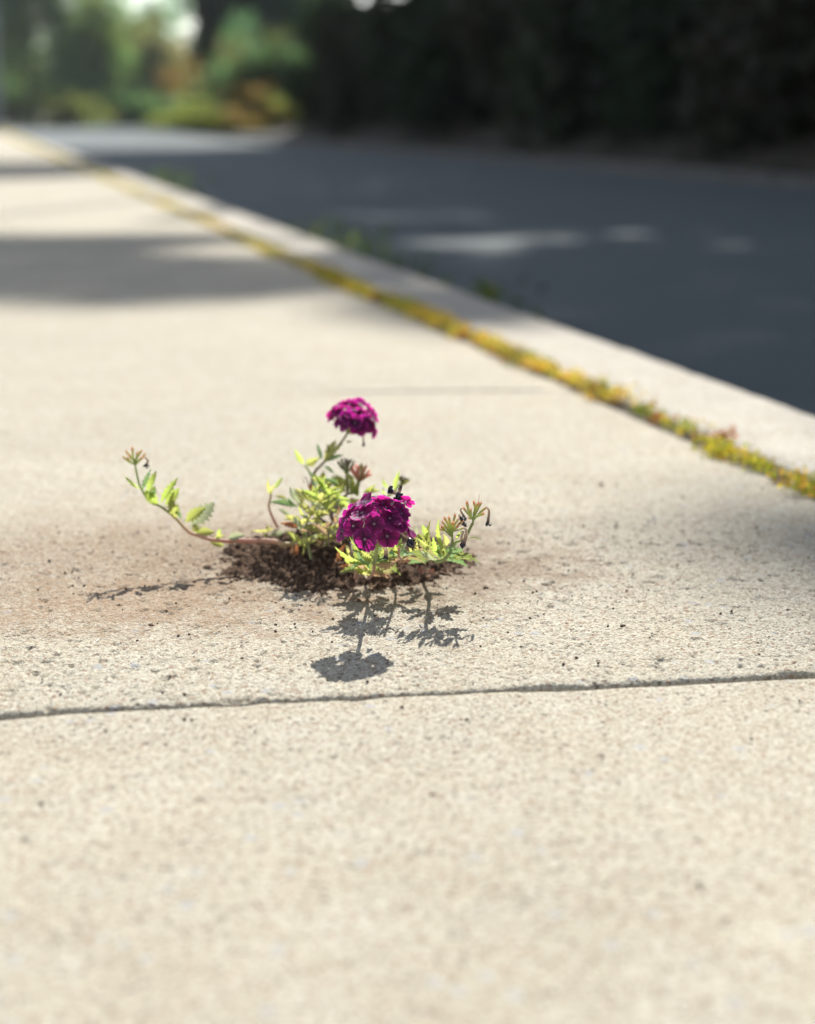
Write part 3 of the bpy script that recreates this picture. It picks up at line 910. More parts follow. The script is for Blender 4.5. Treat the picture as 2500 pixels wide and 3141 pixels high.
def soil_h(X, Y):
    dx = (X + .046) / .096; dy = (Y - 1.195) / .090
    a = np.arctan2(dy, dx)
    rr = np.sqrt(dx * dx + dy * dy) * (1 + .28 * (fbm(np.cos(a) * 2 + 5, np.sin(a) * 2 + 5, 3, 4) - .5)) + .26 * (fbm(X * 60, Y * 60, 3, 6) - .5) + .30 * (fbm(X * 190, Y * 190, 3, 16) - .5)
    k = np.clip(1 - rr, 0, 1)
    z = .019 * np.clip(k * 1.5, 0, 1) ** 1.1 * (1 - .25 * np.exp(-((X + .03) / .04) ** 2))
    z += np.clip(k * 3, 0, 1) * (.010 * (fbm(X * 60, Y * 60, 3, 22) - .5) + .0075 * (fbm(X * 240, Y * 240, 3, 23) - .5) + .0048 * (vnoise(X * 560, Y * 560, 24) - .5))
    return np.where(rr < 1.0, z, -.006)


xs = np.arange(-.185, .105, .0013); ys = np.arange(1.075, 1.315, .0014)
X, Y = np.meshgrid(xs, ys, indexing='ij')
Z = soil_h(X, Y)
F = grid_faces(len(xs), len(ys))
zf = Z.ravel()
F = F[(zf[F] > -.004).any(1)]
used = np.unique(F); remap = -np.ones(X.size, int); remap[used] = np.arange(len(used))
V = np.stack([X.ravel(), Y.ravel(), zf], -1)[used]
soil = tag(np_mesh('soil_mound', V, remap[F], M_SOIL), kind='stuff')
mb = MB()
for i in range(1300):
    a = random.random() * 6.283; r_ = abs(random.gauss(0, .6))
    if i < 520: r_ = random.random() ** .5
    x = -.052 + math.cos(a) * r_ * .098; y = 1.190 + math.sin(a) * r_ * .094
    if r_ > 1.5: continue
    sz = .0006 + .0022 * random.random() ** 4
    if r_ > 1: sz *= .5
    z = max(float(soil_h(np.array([x]), np.array([y]))[0]), 0) + sz * .3
    n1 = 1 + .5 * (hash2(np.arange(42), np.arange(42) * 3 + i, i) - .5) if i % 3 == 0 else None
    B, BF = (ICO, ICOF) if i % 3 == 0 else (ICO1, ICO1F)
    rr = 1 + .55 * (hash2(np.arange(len(B)), np.arange(len(B)) * 3 + i, i) - .5)
    V = B * rr[:, None] * np.array([1, random.uniform(.7, 1.2), .75]) * sz
    mb.add(V + np.array([x, y, z]), BF)
tag(mb.build('soil_crumbs', M_SOILL), kind='stuff')
# fine grit lying on the slabs
mb = MB()
for i in range(1700):
    if i % 2:
        x, y = random.uniform(-.42, .45), random.uniform(.80, 1.6)
    else:
        a = random.random() * 6.283; r_ = abs(random.gauss(0, 1))
        x = -.06 + math.cos(a) * r_ * .16; y = 1.15 + math.sin(a) * r_ * .11
    sz = .0003 + .0009 * random.random() ** 4
    rr = 1 + .6 * (hash2(np.arange(12), np.arange(12) * 3 + i, i) - .5)
    V = ICO1[:12] * rr[:, None] * np.array([1, 1, .8]) * sz
    mb.add(V + np.array([x, y, sz * .45 + .0004]), np.array(
        [(0, 1, 2), (1, 0, 5), (0, 2, 3), (0, 3, 4), (0, 4, 5), (1, 5, 10), (2, 1, 6), (3, 2, 7), (4, 3, 8), (5, 4, 9), (1, 10, 6), (2, 6, 7), (3, 7, 8), (4, 8, 9), (5, 9, 10), (6, 10, 11), (7, 6, 11), (8, 7, 11), (9, 8, 11), (10, 9, 11)]))
tag(mb.build('grit', M_GRIT), kind='stuff')
# single clods and pebbles one can point at
CLODS = [(636, 1742, .0042, 'grey-brown soil clod between the soil mound and the left branch shadow', M_SOILL),
         (1492, 1806, .0030, 'brown soil crumb on the slab right of the red leaf', M_GRIT),
         (1625, 1897, .0017, 'black grain, left one of two close together right of the shadow', M_GRIT),
         (1652, 1893, .0014, 'black grain, right one of two close together right of the shadow', M_GRIT),
         (1910, 1922, .0032, 'flat dark crumb on the slab halfway to the right edge', M_GRIT),
         (1713, 1947, .0015, 'round dark grain below the flat dark crumb', M_GRIT),
         (588, 2210, .0018, 'dark pebble just in front of the crack on the left', M_GRIT),
         (1592, 2142, .0015, 'dark pebble just in front of the crack right of the shadow', M_GRIT),
         (1325, 2440, .0016, 'blurred dark speck on the front slab near its middle', M_GRIT),
         (960, 2208, .0013, 'small brown pebble on the front slab below the flower shadow', M_GRIT),
         (464, 1923, .0034, 'crumbly dark crumb on the slab below the left branch shadow', M_GRIT),
         (1098, 1846, .0030, 'dark round clod in front of the soil mound', M_SOIL),
         (1845, 1487, .0040, 'flat grey-brown fragment far back on the slab at right', M_GRIT),
         (510, 2021, .0016, 'dark grain on the slab between crumb and crack at left', M_GRIT),
         (128, 2467, .0022, 'blurred dark speck on the front slab at the left', M_GRIT),
         (2145, 2715, .0022, 'blurred grey-green speck low on the front slab at the right', M_SOILL)]
for i, (u, v_, r_, lb, mt) in enumerate(CLODS):
    c = on_ground(u, v_)
    r_ *= .66
    mb = MB(); blob(mb, (0, 0, 0), r_, i + 3, .65 if 'flat' not in lb else .35, .6)
    o = mb.build('pebble' if 'pebble' in lb else 'soil_crumb' if 'crumb' in lb or 'clod' in lb else 'stone_fragment' if 'fragment' in lb else 'grain', mt)
    o.location = (c.x, c.y, r_ * .35)
    tag(o, lb, 'pebble', 'loose grains and clods on the sidewalk')
mb = MB(); c = on_ground(292, 1970)
tube(mb, spline([c + Vector((-.002, -.007, .0006)), c + Vector((.0018, -.001, .0016)), c + Vector((.0012, .006, .0008))], 5), .0003, .0002, 5)
tag(mb.build('fibre', M_FIBRE), 'short curved white fibre lying on the concrete at left', 'fibre')

# ------------------------------------------------------------------ the verbena
rng = np.random.default_rng(44); random.seed(44)
LEAF = {
    'm': leaf_mat('mid_green_leaf', (.13, .18, .05), (.19, .23, .06), (.23, .27, .07), (.28, .32, .13), .5),  # darker mid green, so the sun-facing leaves glow less
    'n': leaf_mat('faded_leaf', (.22, .21, .08), (.28, .25, .10), (.32, .29, .11), (.34, .32, .17), .5),
    'g': leaf_mat('green_leaf', (0.195, 0.308, 0.057), (0.308, 0.406, 0.057), (0.442, 0.546, 0.111), (0.488, 0.617, 0.212)),
    'y': leaf_mat('yellow_leaf', (0.32, 0.33, 0.08), (0.42, 0.4, 0.1), (0.54, 0.53, 0.16), (0.46, 0.46, 0.2)),
    'l': leaf_mat('lime_leaf', (0.22, 0.27, 0.06), (0.3, 0.33, 0.07), (0.44, 0.47, 0.12), (0.4, 0.44, 0.17)),
    'd': leaf_mat('dark_leaf', (0.124, 0.247, 0.102), (0.192, 0.315, 0.112), (0.27, 0.42, 0.15), (0.383, 0.54, 0.247), .35),
    'p': leaf_mat('pale_leaf', (.30, .36, .20), (.38, .42, .24), (0.5, 0.55, 0.32), (.44, .48, .30), .4),
    'o': leaf_mat('olive_leaf', (0.263, 0.284, 0.081), (0.405, 0.365, 0.101), (0.486, 0.472, 0.135), (0.506, 0.506, 0.243), .4),
    'r': leaf_mat('rust_leaf', (.26, .10, .045), (.36, .16, .07), (.55, .19, .06), (.38, .20, .11), .4),
    't': leaf_mat('tan_leaf', (.38, .25, .15), (.46, .33, .22), (.58, .36, .18), (.5, .36, .24), .4),
    'b': leaf_mat('brown_leaf', (.11, .06, .035), (.17, .10, .06), (.22, .10, .05), (.2, .12, .08), .3),
}
M_STEMG = uv_ramp_mat('green_stem', [(0, (.32, .32, .14)), (.5, (.36, .42, .14)), (1, (.42, .48, .17))], .4)
M_STEMR = uv_ramp_mat('reddish_stem', [(0, (.46, .22, .16)), (.5, (.56, .34, .23)), (1, (.44, .40, .16))], .35)
M_STEMB = uv_ramp_mat('woody_stem', [(0, (.18, .11, .08)), (.6, (.27, .18, .12)), (1, (.36, .30, .15))], .2)
M_CALG = uv_ramp_mat('calyx_green', [(0, (.40, .48, .13)), (.70, (.52, .55, .18)), (.92, (.60, .44, .18)), (1, (.58, .24, .13))], .5)
M_CALO = uv_ramp_mat('calyx_olive', [(0, (.26, .32, .09)), (.7, (.28, .27, .10)), (1, (.15, .10, .07))], .4)
M_CALP = uv_ramp_mat('calyx_pink', [(0, (.42, .40, .15)), (.45, (.72, .38, .24)), (1, (.80, .32, .25))], .5)
M_PETAL = petal_mat('petal')
M_EYE = uv_ramp_mat('flower_eye', [(0, (.40, .30, .32)), (1, (.22, .08, .18))], .3)
M_TUBE = uv_ramp_mat('flower_tube', [(0, (.50, .50, .38)), (1, (.62, .55, .58))], .35)
M_WITHER = uv_ramp_mat('withered_petal', [(0, (.05, .03, .04)), (.5, (.014, .009, .020)), (1, (.022, .012, .030))], .05, .45, 900)
M_DRYTUBE = uv_ramp_mat('dry_tube', [(0, (.62, .52, .38)), (.6, (.55, .38, .24)), (1, (.10, .05, .06))], .3)

plant = tag(empty('verbena_plant', ROOT), 'small verbena with two magenta-purple flower heads growing from soil in the slab', 'plant')
REG = {'A': (360, 1350, .2098), 'B': (780, 1350, .2156), 'C': (1000, 1450, .2040), 'D': (1230, 1480, .1923), 'E': (800, 1200, .2622), 'F': (950, 1600, .1748), 'G': (650, 1600, .2040)}


def px(reg, x, y):
    a, b, k_ = REG[reg]
    return a + x * k_, b + y * k_


def pt(reg, x, y, depth):
    return at(*px(reg, x, y), depth)


def stem(reg, pts, r0, r1, mat, name='stem', n=5, parent=None):
    """pts: (x, y, depth)"""
    P = [p if isinstance(p, Vector) else pt(reg, *p) for p in pts]
    mb = MB(); tube(mb, spline(P, n), r0, r1, 8, .12)
    return mb.build(name, mat, parent or plant)


def leaf(base, tip, width, mat, roll=0.0, fold=.35, curl=.12, teeth=7, name='leaf', twist=0.0, facing=None):
    tip = base + (tip - base) * 1.14; width *= 1.02
    L = (tip - base).length; a = (tip - base) / L
    v_ = facing or (EYE - (base + tip) * .5).normalized()
    s0 = a.cross(v_).normalized(); n0 = s0.cross(a)
    ns, js = 25, (-1, -.55, -.2, 0, .2, .55, 1)
    V, UVs = [], []
    for i in range(ns):
        t = i / (ns - 1)
        u_ = max(0, (t - .08) / .92)
        prof = (2.05 * u_ ** .62 * (1 - u_) ** .95) if t > .08 else 0
        hw = max(width * .5 * prof, width * .045 * (1 - t * .9))
        ang = R(roll + twist * t)
        s = s0 * math.cos(ang) + n0 * math.sin(ang); nn = n0 * math.cos(ang) - s0 * math.sin(ang)
        bow = nn * (curl * L * 4 * t * (1 - t)) - nn * (curl * L * .8 * t * t)
        for j in js:
            saw = ((t * teeth) % 1.0)
            ed = 1 + (abs(j) > .9) * (.80 * (saw - .58))
            fw = a * (hw * abs(j) * .35 * (prof > .1) + (abs(j) > .9) * saw * .02 * L)
            rum = nn * (.05 * hw * math.sin(t * teeth * 6.283 - abs(j) * 3) * min(1, abs(j) * 2))
            p = base + a * (L * t) + bow + s * (hw * j * ed) + fw * (1 - t) + nn * (fold * hw * abs(j) ** 1.3) + rum
            V.append(tuple(p)); UVs.append((.5 + j * .5, t))
    return np_mesh(name, V, grid_faces(ns, len(js)), LEAF[mat], plant, True, uv=UVs)


def leaves(reg, depth, rows, spread_=.006):
    for row in rows:
        bx, by, tx, ty, wz, mt = row[:6]
        roll = row[6] if len(row) > 6 else random.uniform(-28, 28)
        kw = row[7] if len(row) > 7 else {}
        k_ = REG[reg][2]
        d0 = depth + kw.get('d', random.uniform(-.5, .5) * spread_)
        d1 = d0 + kw.get('dt', random.uniform(-1, .6) * spread_)
        base = pt(reg, bx, by, d0); tip = pt(reg, tx, ty, d1)
        leaf(base, tip, wz * k_ / FPX * depth * 1.1, mt, roll, fold=kw.get('fold', random.uniform(.2, .55)), curl=kw.get('curl', random.uniform(.02, .16)),
             teeth=kw.get('teeth', 6), twist=kw.get('twist', random.uniform(-15, 15)))


def calyx_into(head, base, tip, r, mat):
    mb = MB()
    d = tip - base
    bow = d.cross(Vector((0, 1, 0))).normalized() * d.length * random.uniform(-.07, .07)
    P = spline([base, base.lerp(tip, .5) + bow, tip], 5)
    tube(mb, P, r, r, 7, .08, bulge=lambda t: .45 + .75 * t - .10 * (t > .95))
    # five small teeth at the mouth
    ax = (P[-1] - P[-2]).normalized(); s = ax.cross(Vector((.2, 1, .1))).normalized(); q_ = ax.cross(s)
    for k_ in range(5):
        th = k_ * 1.2566
        o = (s * math.cos(th) + q_ * math.sin(th))
        o2 = (s * math.cos(th + .5) + q_ * math.sin(th + .5)); o3 = (s * math.cos(th - .5) + q_ * math.sin(th - .5))
        mb.add([tuple(tip + o2 * r), tuple(tip + o3 * r), tuple(tip + o * r * 1.25 + ax * r * random.uniform(1.0, 2.2))], [(0, 1, 2, 2)], [(0, .98), (0, .98), (0, 1)])
    return mb.build('calyx', mat, head)


def part_mesh(mb, name, mat, parent):
    o = mb.build(name, mat, parent)
    return o


def seed_head(reg, base, tips, depth, r, mat, bulk=.004, jit=.010):
    b = pt(reg, *base, depth)
    mb = MB()
    ctr = sum((pt(reg, *t, depth) for t in tips), Vector()) / len(tips)
    ax = (ctr - b).normalized()
    tube(mb, [b - ax * .002, b, b + ax * bulk * .5, b + ax * bulk], r * .9, r * .8, 7)
    head = mb.build('seed_head', M_STEMG, plant)
    for i, t in enumerate(tips):
        d = random.uniform(-jit, jit)
        e = pt(reg, *t, depth + d)
        k_ = random.uniform(.05, .45)
        calyx_into(head, b + ax * bulk * k_ + (e - b).normalized() * .001, e, r * random.uniform(.85, 1.15), mat)
    return head


def crumple(mb, c, size, seed, axis=Vector((0, 0, -1)), spikes=7):
    """a shrivelled dark corolla: a knot with twisted strips"""
    rs = random.Random(seed)
    V = ICO * (1 + .7 * (hash2(np.arange(len(ICO)), np.arange(len(ICO)) * 7, seed) - .5))[:, None] * size * .40
    mb.add(V + np.array(c), ICOF, np.tile([[.5, .5]], (len(ICO), 1)))
    for k_ in range(spikes):
        d = (axis + Vector((rs.uniform(-1, 1), rs.uniform(-1, 1), rs.uniform(-.8, .8))) * .95).normalized()
        s = d.cross(Vector((rs.uniform(-1, 1), rs.uniform(-1, 1), rs.uniform(-1, 1)))).normalized()
        nn = d.cross(s)
        L = size * rs.uniform(.7, 1.25); wv = size * rs.uniform(.22, .42)
        VV, UU = [], []
        for i in range(6):
            t = i / 5
            cc = c + d * L * t + nn * size * .28 * math.sin(t * 4 + rs.random())
            tw = t * rs.uniform(-2, 2)
            sd = s * math.cos(tw) + nn * math.sin(tw)
            for j in (-1, 0, 1):
                VV.append(tuple(cc + sd * wv * j * (.5 + .8 * math.sin(math.pi * (.15 + .8 * t))) + nn * wv * .5 * (j == 0))); UU.append((.5 + j * .5, .3 + .7 * t))
        mb.add(VV, grid_faces(6, 3), UU)


def withered(reg, pts, depth, dark, size, seed, tube_r=.0006):
    """a dry hanging floret: pale tube (optional) ending in a shrivelled dark corolla"""
    mb = MB()
    c = pt(reg, *dark, depth)
    ax = Vector((0, 0, -1))
    if pts:
        P = [pt(reg, *p, depth) for p in pts] + [c]
        ax = (P[-1] - P[-2]).normalized()
        tube(mb, spline(P, 5), tube_r * .8, tube_r * 1.5, 6, .2, m=0)
    n0 = len(mb.m)
    crumple(mb, c, size, seed, ax)
    for i in range(n0, len(mb.m)): mb.m[i][:] = 1
    return mb.build('withered_floret', [M_DRYTUBE, M_WITHER], plant)


# --- florets: five notched petals round a pale eye, on a slender tube; a few shapes shared by all
def floret_data(seed, cup=.18):
    rs = random.Random(seed)
    mb = MB()
    for k_ in range(5):
        th = k_ * 1.2566 + rs.uniform(-.08, .08)
        ln = rs.uniform(.82, 1.12) * (1.06 if k_ in (0,) else 1.0)
        tilt = cup + rs.uniform(-.26, .26); roll = rs.uniform(-.4, .4)
        nl, nw = 8, 7
        V, U = [], []
        for i in range(nl):
            t = i / (nl - 1)
            for j in range(nw):
                s = -1 + 2 * j / (nw - 1)
                hw = (.10 + .40 * math.sin(min(1, t * 1.02) ** .85 * math.pi * .62)) * (1 - .42 * max(0, t - .78) / .22)
                notch = .14 * max(0, 1 - abs(s) * 2.2) * max(0, (t - .6) / .4)
                rnd = .13 * abs(s) ** 2.4 * max(0, (t - .4) / .6)
                rad = .10 + (.90 * t - notch - rnd) * ln
                y = hw * s
                z = tilt * t * t * .8 - .16 * max(0, t - .55) ** 1.5 * 2 + .05 * math.sin(3.0 * s + seed + k_) * t + roll * s * hw * t + .035 * math.sin(t * 9 + k_ * 2 + s * 2) - .10 * (1 - abs(s)) * t * (1 - t)
                z += .004 * k_
                x = rad
                V.append((x * math.cos(th) - y * math.sin(th), x * math.sin(th) + y * math.cos(th), z)); U.append((.5 + s * .5, t))
        mb.add(V, grid_faces(nl, nw), U, 0)
    # eye and tube
    ring = lambda r, z: [(r * math.cos(a), r * math.sin(a), z) for a in np.linspace(0, 2 * math.pi, 9)[:-1]]
    V = ring(.04, -.06) + ring(.075, .012) + ring(.10, .022)
    F = [(i * 8 + k_, i * 8 + (k_ + 1) % 8, (i + 1) * 8 + (k_ + 1) % 8, (i + 1) * 8 + k_) for i in range(2) for k_ in range(8)]
    mb.add(V, F, [(0, i // 8 / 2) for i in range(24)], 1)
    V = ring(.11, .005) + ring(.075, -.45) + ring(.085, -1.1) + ring(.06, -1.7)
    F = [(i * 8 + k_, i * 8 + (k_ + 1) % 8, (i + 1) * 8 + (k_ + 1) % 8, (i + 1) * 8 + k_) for i in range(3) for k_ in range(8)]
    mb.add(V, F, [(0, 1 - i // 8 / 3) for i in range(32)], 2)
    o = mb.build('floret', [M_PETAL, M_EYE, M_TUBE])
    me = o.data
    bpy.data.objects.remove(o)
    return me


FLORETS = [floret_data(s, c) for s, c in ((1, .16), (2, .05), (3, .28), (4, .0), (5, .22))]


def put_floret(head, p, nrm, r, i, spin=None):
    o = bpy.data.objects.new('floret', FLORETS[i % len(FLORETS)])
    COL.objects.link(o)
    z = nrm.normalized(); x = z.cross(Vector((0, 0, 1)))
    if x.length < .1: x = Vector((1, 0, 0))
    x.normalize(); y = z.cross(x)
    sp = random.random() * 6.28 if spin is None else spin
    x, y = x * math.cos(sp) + y * math.sin(sp), -x * math.sin(sp) + y * math.cos(sp)
    M = Matrix(((x.x, y.x, z.x, p.x), (x.y, y.y, z.y, p.y), (x.z, y.z, z.z, p.z), (0, 0, 0, 1))) @ Matrix.Scale(r, 4)
    o.parent = head
    o.matrix_world = M
    o.matrix_basis = M
    o.matrix_parent_inverse = Matrix.Identity(4)
    return o


def flower_head(reg, c_px, stem_px, depth, rad, items, backs, fr):
    """dome of florets; items: (x, y, lean) in the region, lean = how far its face turns to the camera"""
    c = pt(reg, *c_px, depth)
    sb = pt(reg, *stem_px, depth)
    mb = MB()
    ax = (c - sb).normalized()
    tube(mb, spline([sb - ax * .002, sb, sb.lerp(c, .5), c], 4), .0028, .0035, 9)
    for k_ in range(16):
        d = (ax + Vector((random.uniform(-1, 1), random.uniform(-1, 1), random.uniform(-.3, 1))) * .8).normalized()
        b0 = sb + ax * random.uniform(.001, .006)
        tube(mb, spline([b0, b0 + d * .006, b0 + d * .0105], 3), .0007, .0010, 6, bulge=lambda t: .6 + .6 * t)
    head = mb.build('flower_head', M_CALG, plant)
    kz = depth / FPX * REG[reg][2]
    view = (EYE - c).normalized()
    for i, it in enumerate(items):
        x, y, fw = it[:3]
        off = Vector((1, 0, 0)) * ((x - c_px[0]) * kz) - UP * ((y - c_px[1]) * kz)
        p = c + off - FWD * (fw * rad)
        nrm = (p - (c - ax * rad * .45)).normalized()
        if len(it) > 3: nrm = (nrm + view * it[3]).normalized()
        nrm = (nrm + Vector((random.uniform(-1, 1), random.uniform(-1, 1), random.uniform(-1, 1))) * .42).normalized()
        put_floret(head, p, nrm, fr * random.uniform(.92, 1.16) * (it[4] if len(it) > 4 else 1), i)
    for i in range(backs):
        th = i * 2.4; el = .15 + .75 * ((i * .618) % 1)
        d = Vector((math.cos(th) * math.cos(el), abs(math.sin(th)) * math.cos(el) * .9 + .1, math.sin(el)))
        p = c + d.normalized() * rad * .92
        put_floret(head, p, (d + ax * .3).normalized(), fr, i + 2)
    return head


# front flower (in focus)
fd = 1.063
flower_head('C', (735, 800), (765, 1075), fd, .0215, [
    (545, 605, .62, .35), (965, 685, .80, .30), (1135, 610, .35, .1), (735, 765, 1.0, .55), (430, 800, .72, .75), (255, 880, .35, .25),
    (595, 995, .85, .95), (925, 950, .82, .85), (1215, 830, .30, .1), (605, 440, .25, -.15), (860, 440, .35, -.1), (1010, 430, .2, -.1),
    (1195, 440, .0, -.2, .9), (745, 480, .4, 0), (900, 520, .55, .1), (1080, 780, .6, .4), (340, 690, .3, .1)], 6, .0083)
withered('C', [], fd, (1085, 330), .0046, 5)
withered('C', [(1090, 330)], fd, (1115, 235), .0020, 6, .0011)
withered('C', [(1080, 330)], fd, (990, 282), .0038, 7, .0012)
withered('C', [(1085, 400)], fd, (1085, 490), .0034, 17, .0010)
withered('C', [(1120, 850), (1160, 930), (1215, 965)], fd - .012, (1255, 1025), .0046, 8, .0008)
withered('C', [(900, 1110)], fd + .006, (905, 1260), .0026, 9, .0012)
stem('F', [(1195, 330, fd + .002), (1165, 550, fd + .022), (1135, 740, fd + .046)], .0013, .0014, M_STEMG)
stem('F', [pt('F', 1135, 740, fd + .046), Vector((-.024, 1.092, .019)), Vector((-.029, 1.122, .006)), Vector((-.033, 1.15, .004))], .0011, .0012, M_STEMR)
leaves('F', fd + .040, [
    (1060, 725, 735, 318, 120, 'l', 55, {'curl': .02, 'fold': .6, 'dt': -.004}), (1085, 705, 930, 545, 190, 'l', 10, {'curl': .12}), (1110, 690, 1030, 470, 150, 'l', -10, {'d': .004, 'curl': .05}),
    (1190, 650, 1250, 395, 150, 'd', 20, {'d': .006}), (1200, 640, 1370, 460, 150, 'l', -15, {'d': .004}), (1180, 715, 1330, 605, 120, 'd', 30, {'curl': .15}),
    (1120, 755, 1490, 745, 190, 't', 20, {'curl': -.12, 'fold': -.15, 'd': -.002, 'dt': -.006}), (1100, 720, 985, 640, 90, 'p', 40),
    (1550, 575, 1440, 480, 100, 'l'), (1545, 580, 1600, 320, 130, 'g', 10), (1570, 595, 1680, 390, 120, 'p', 30), (1590, 600, 1670, 500, 100, 'd'), (1530, 600, 1500, 430, 110, 'l', 20),
    (1540, 690, 1730, 590, 70, 't', 40, {'curl': -.3}), (1440, 560, 1400, 700, 80, 't', 30), (1500, 600, 1460, 720, 90, 't', 0), (1380, 690, 1370, 580, 60, 'b', 50)], .010)
stem('F', [pt('F', 1570, 440, 1.095), pt('F', 1560, 600, 1.10), Vector((-.004, 1.115, .022)), Vector((-.010, 1.150, .012)), Vector((-.018, 1.18, .010))], .0008, .0011, M_STEMR)

wh = pt('F', 1135, 740, fd + .046)  # leaves added here thicken the whorl's cast shadow
for (dx, dy, dz, wd_, mt) in ((-.024, -.004, .010, .015, 'l'), (-.015, .016, .012, .014, 'g'), (.018, .014, .010, .015, 'l'), (.024, -.002, .008, .015, 'g'), (.004, .022, .016, .014, 'l'), (-.010, -.014, .010, .012, 'g'), (.014, -.012, .008, .012, 'l')):
    leaf(wh, wh + Vector((dx, dy, dz)), wd_ * .8, {'l': 'g', 'g': 'd'}[mt], random.uniform(40, 75), .25, .10, 6)
wk = Vector((-.025, 1.10, .015))
for (dx, dy, dz, wd_, mt) in ((-.020, .004, .012, .012, 'l'), (.016, .010, .014, .012, 'y'), (.012, -.010, .012, .011, 'g'), (-.012, -.010, .010, .010, 'y'), (-.014, .012, .020, .012, 'g'), (.004, .004, .020, .012, 'l'), (.020, .002, .016, .011, 'y'), (-.004, -.012, .014, .010, 'l')):
    leaf(wk, wk + Vector((dx, dy, dz)), wd_ * .8, mt, random.uniform(30, 70), .25, .10, 6)

SX = Vector((1, 0, 0)); SX = (SX - SUN * SX.dot(SUN)).normalized(); SY = SUN.cross(SX) * (1 if SUN.cross(SX).z > 0 else -1)


def fan(node, L, W, angs, mats, lean=0.0):
    # added leaf pairs turned flat to the sun, to broaden the cast shadow
    for k_, a_ in enumerate(angs):
        d = (SX * math.cos(R(a_)) + SY * math.sin(R(a_)) + SUN * lean * random.uniform(.3, 1)).normalized()
        f_ = (SUN + Vector((random.uniform(-.3, .3), random.uniform(-.3, .3), 0))).normalized()
        leaf(node + d * .0015, node + d * L * random.uniform(.8, 1.1), W * random.uniform(.8, 1.1), mats[k_ % len(mats)], 0, .30, random.uniform(.02, .14), 6, facing=f_)


fan(wh, .0185, .0115, (8, 48, 92, 135, 172, 205, 335), 'mdmmmdm')
fan(wh.lerp(pt('F', 1165, 550, fd + .022), .45), .012, .008, (30, 150, 85), 'mnm')
fan(Vector((-.025, 1.090, .020)), .019, .0115, (15, 60, 120, 160, 190), 'nmdtm')
fan(Vector((-.030, 1.120, .009)), .018, .0120, (20, 65, 105, 150, 175, 5), 'tbtrbt')
fan(Vector((-.006, 1.108, .024)), .017, .0110, (0, 45, 90, 140, 185, 215), 'nmdnmt')
fan(Vector((-.010, 1.140, .012)), .017, .0110, (10, 70, 120, 170), 'btrt')
fan(Vector((.022, 1.095, .028)), .020, .0120, (10, 45, 85, 130, 170, 350), 'mdmnmd')
fan(Vector((.016, 1.125, .018)), .018, .0110, (20, 70, 120, 165, 200), 'nmtmd')
fan(Vector((.030, 1.062, .036)), .017, .0105, (40, 90, 140, 10), 'mdmm')

# right-hand pair of seed heads
rd = 1.098
stem('D', [pt('D', 825, 905, rd), pt('D', 800, 1040, rd), pt('D', 745, 1165, rd), pt('D', 680, 1238, rd), pt('D', 560, 1258, rd + .004), Vector((.020, 1.115, .024)), Vector((.012, 1.150, .012)), Vector((.004, 1.175, .008))], .0011, .0014, M_STEMG)
stem('D', [pt('D', 1142, 650, rd + .006), pt('D', 1110, 715, rd + .006), pt('D', 1050, 845, rd + .006), pt('D', 985, 915, rd + .005), pt('D', 860, 955, rd + .003), pt('D', 800, 1040, rd)], .0010, .0009, M_STEMG)
seed_head('D', (822, 900), [(630, 750), (650, 705), (662, 625), (692, 565), (768, 558), (862, 515), (912, 578), (985, 612), (1000, 722), (722, 598), (836, 640), (700, 690), (790, 640), (900, 700), (940, 650), (760, 700)], rd, .00082, M_CALG, .010, .009)
seed_head('D', (1148, 640), [(1000, 408), (1052, 318), (1165, 308), (1275, 322), (1340, 408), (1312, 498), (1090, 565), (1188, 405), (1230, 335), (1110, 440)], rd + .006, .00086, M_CALG, .007, .009)
withered('D', [(1335, 402), (1375, 405), (1405, 470)], rd + .006, (1388, 640), .0026, 11, .0007)
withered('D', [(1000, 720), (1040, 760), (1035, 860)], rd - .006, (1000, 985), .0031, 12, .0010)
withered('D', [(1000, 770), (965, 880)], rd - .005, (985, 970), .0022, 13, .0008)
withered('D', [(940, 500), (930, 530)], rd - .004, (960, 560), .0028, 14, .0007)
withered('D', [], rd - .003, (1005, 655), .0026, 15)
withered('D', [(990, 410), (950, 440)], rd, (1015, 560), .0022, 16, .0006)
mb = MB(); tube(mb, [pt('D', 1245, 330, rd), pt('D', 1242, 260, rd), pt('D', 1250, 185, rd)], .00022, .00012, 4); mb.build('style', M_DRYTUBE, plant)
leaves('D', rd + .004, [
    (500, 1110, 455, 660, 150, 'l', 40, {'fold': .6}), (660, 1010, 597, 650, 120, 'g', 30, {'fold': .5}), (600, 1180, 520, 915, 170, 'g', 10), (690, 1190, 590, 915, 120, 'l', -35),
    (545, 1245, 370, 1075, 120, 'p', 20, {'curl': .2}), (450, 1075, 300, 925, 130, 'l', -10), (425, 890, 345, 695, 130, 'g', 10), (405, 970, 285, 835, 130, 'l'), (245, 840, 240, 715, 90, 'p'),
    (265, 965, 215, 860, 110, 'l'), (230, 1090, 255, 975, 100, 'y'), (750, 1205, 905, 1025, 120, 'p', 30, {'d': .008}), (1045, 905, 1285, 928, 55, 'g', 60, {'curl': .14}), (885, 905, 960, 790, 70, 'g'),
    (730, 1010, 690, 850, 150, 'y', -10, {'d': .012}), (440, 1210, 310, 1090, 110, 'p'), (150, 1160, 250, 1190, 60, 't'), (560, 1250, 460, 1180, 120, 'l', 20), (640, 1230, 600, 1010, 110, 'd', 40),
    (820, 1100, 905, 960, 80, 'p', 30), (330, 1010, 270, 900, 110, 'l'), (160, 1110, 130, 1010, 60, 'y'), (400, 1150, 440, 960, 110, 'l', 30), (720, 1220, 740, 1080, 90, 'g', 40)], .012)

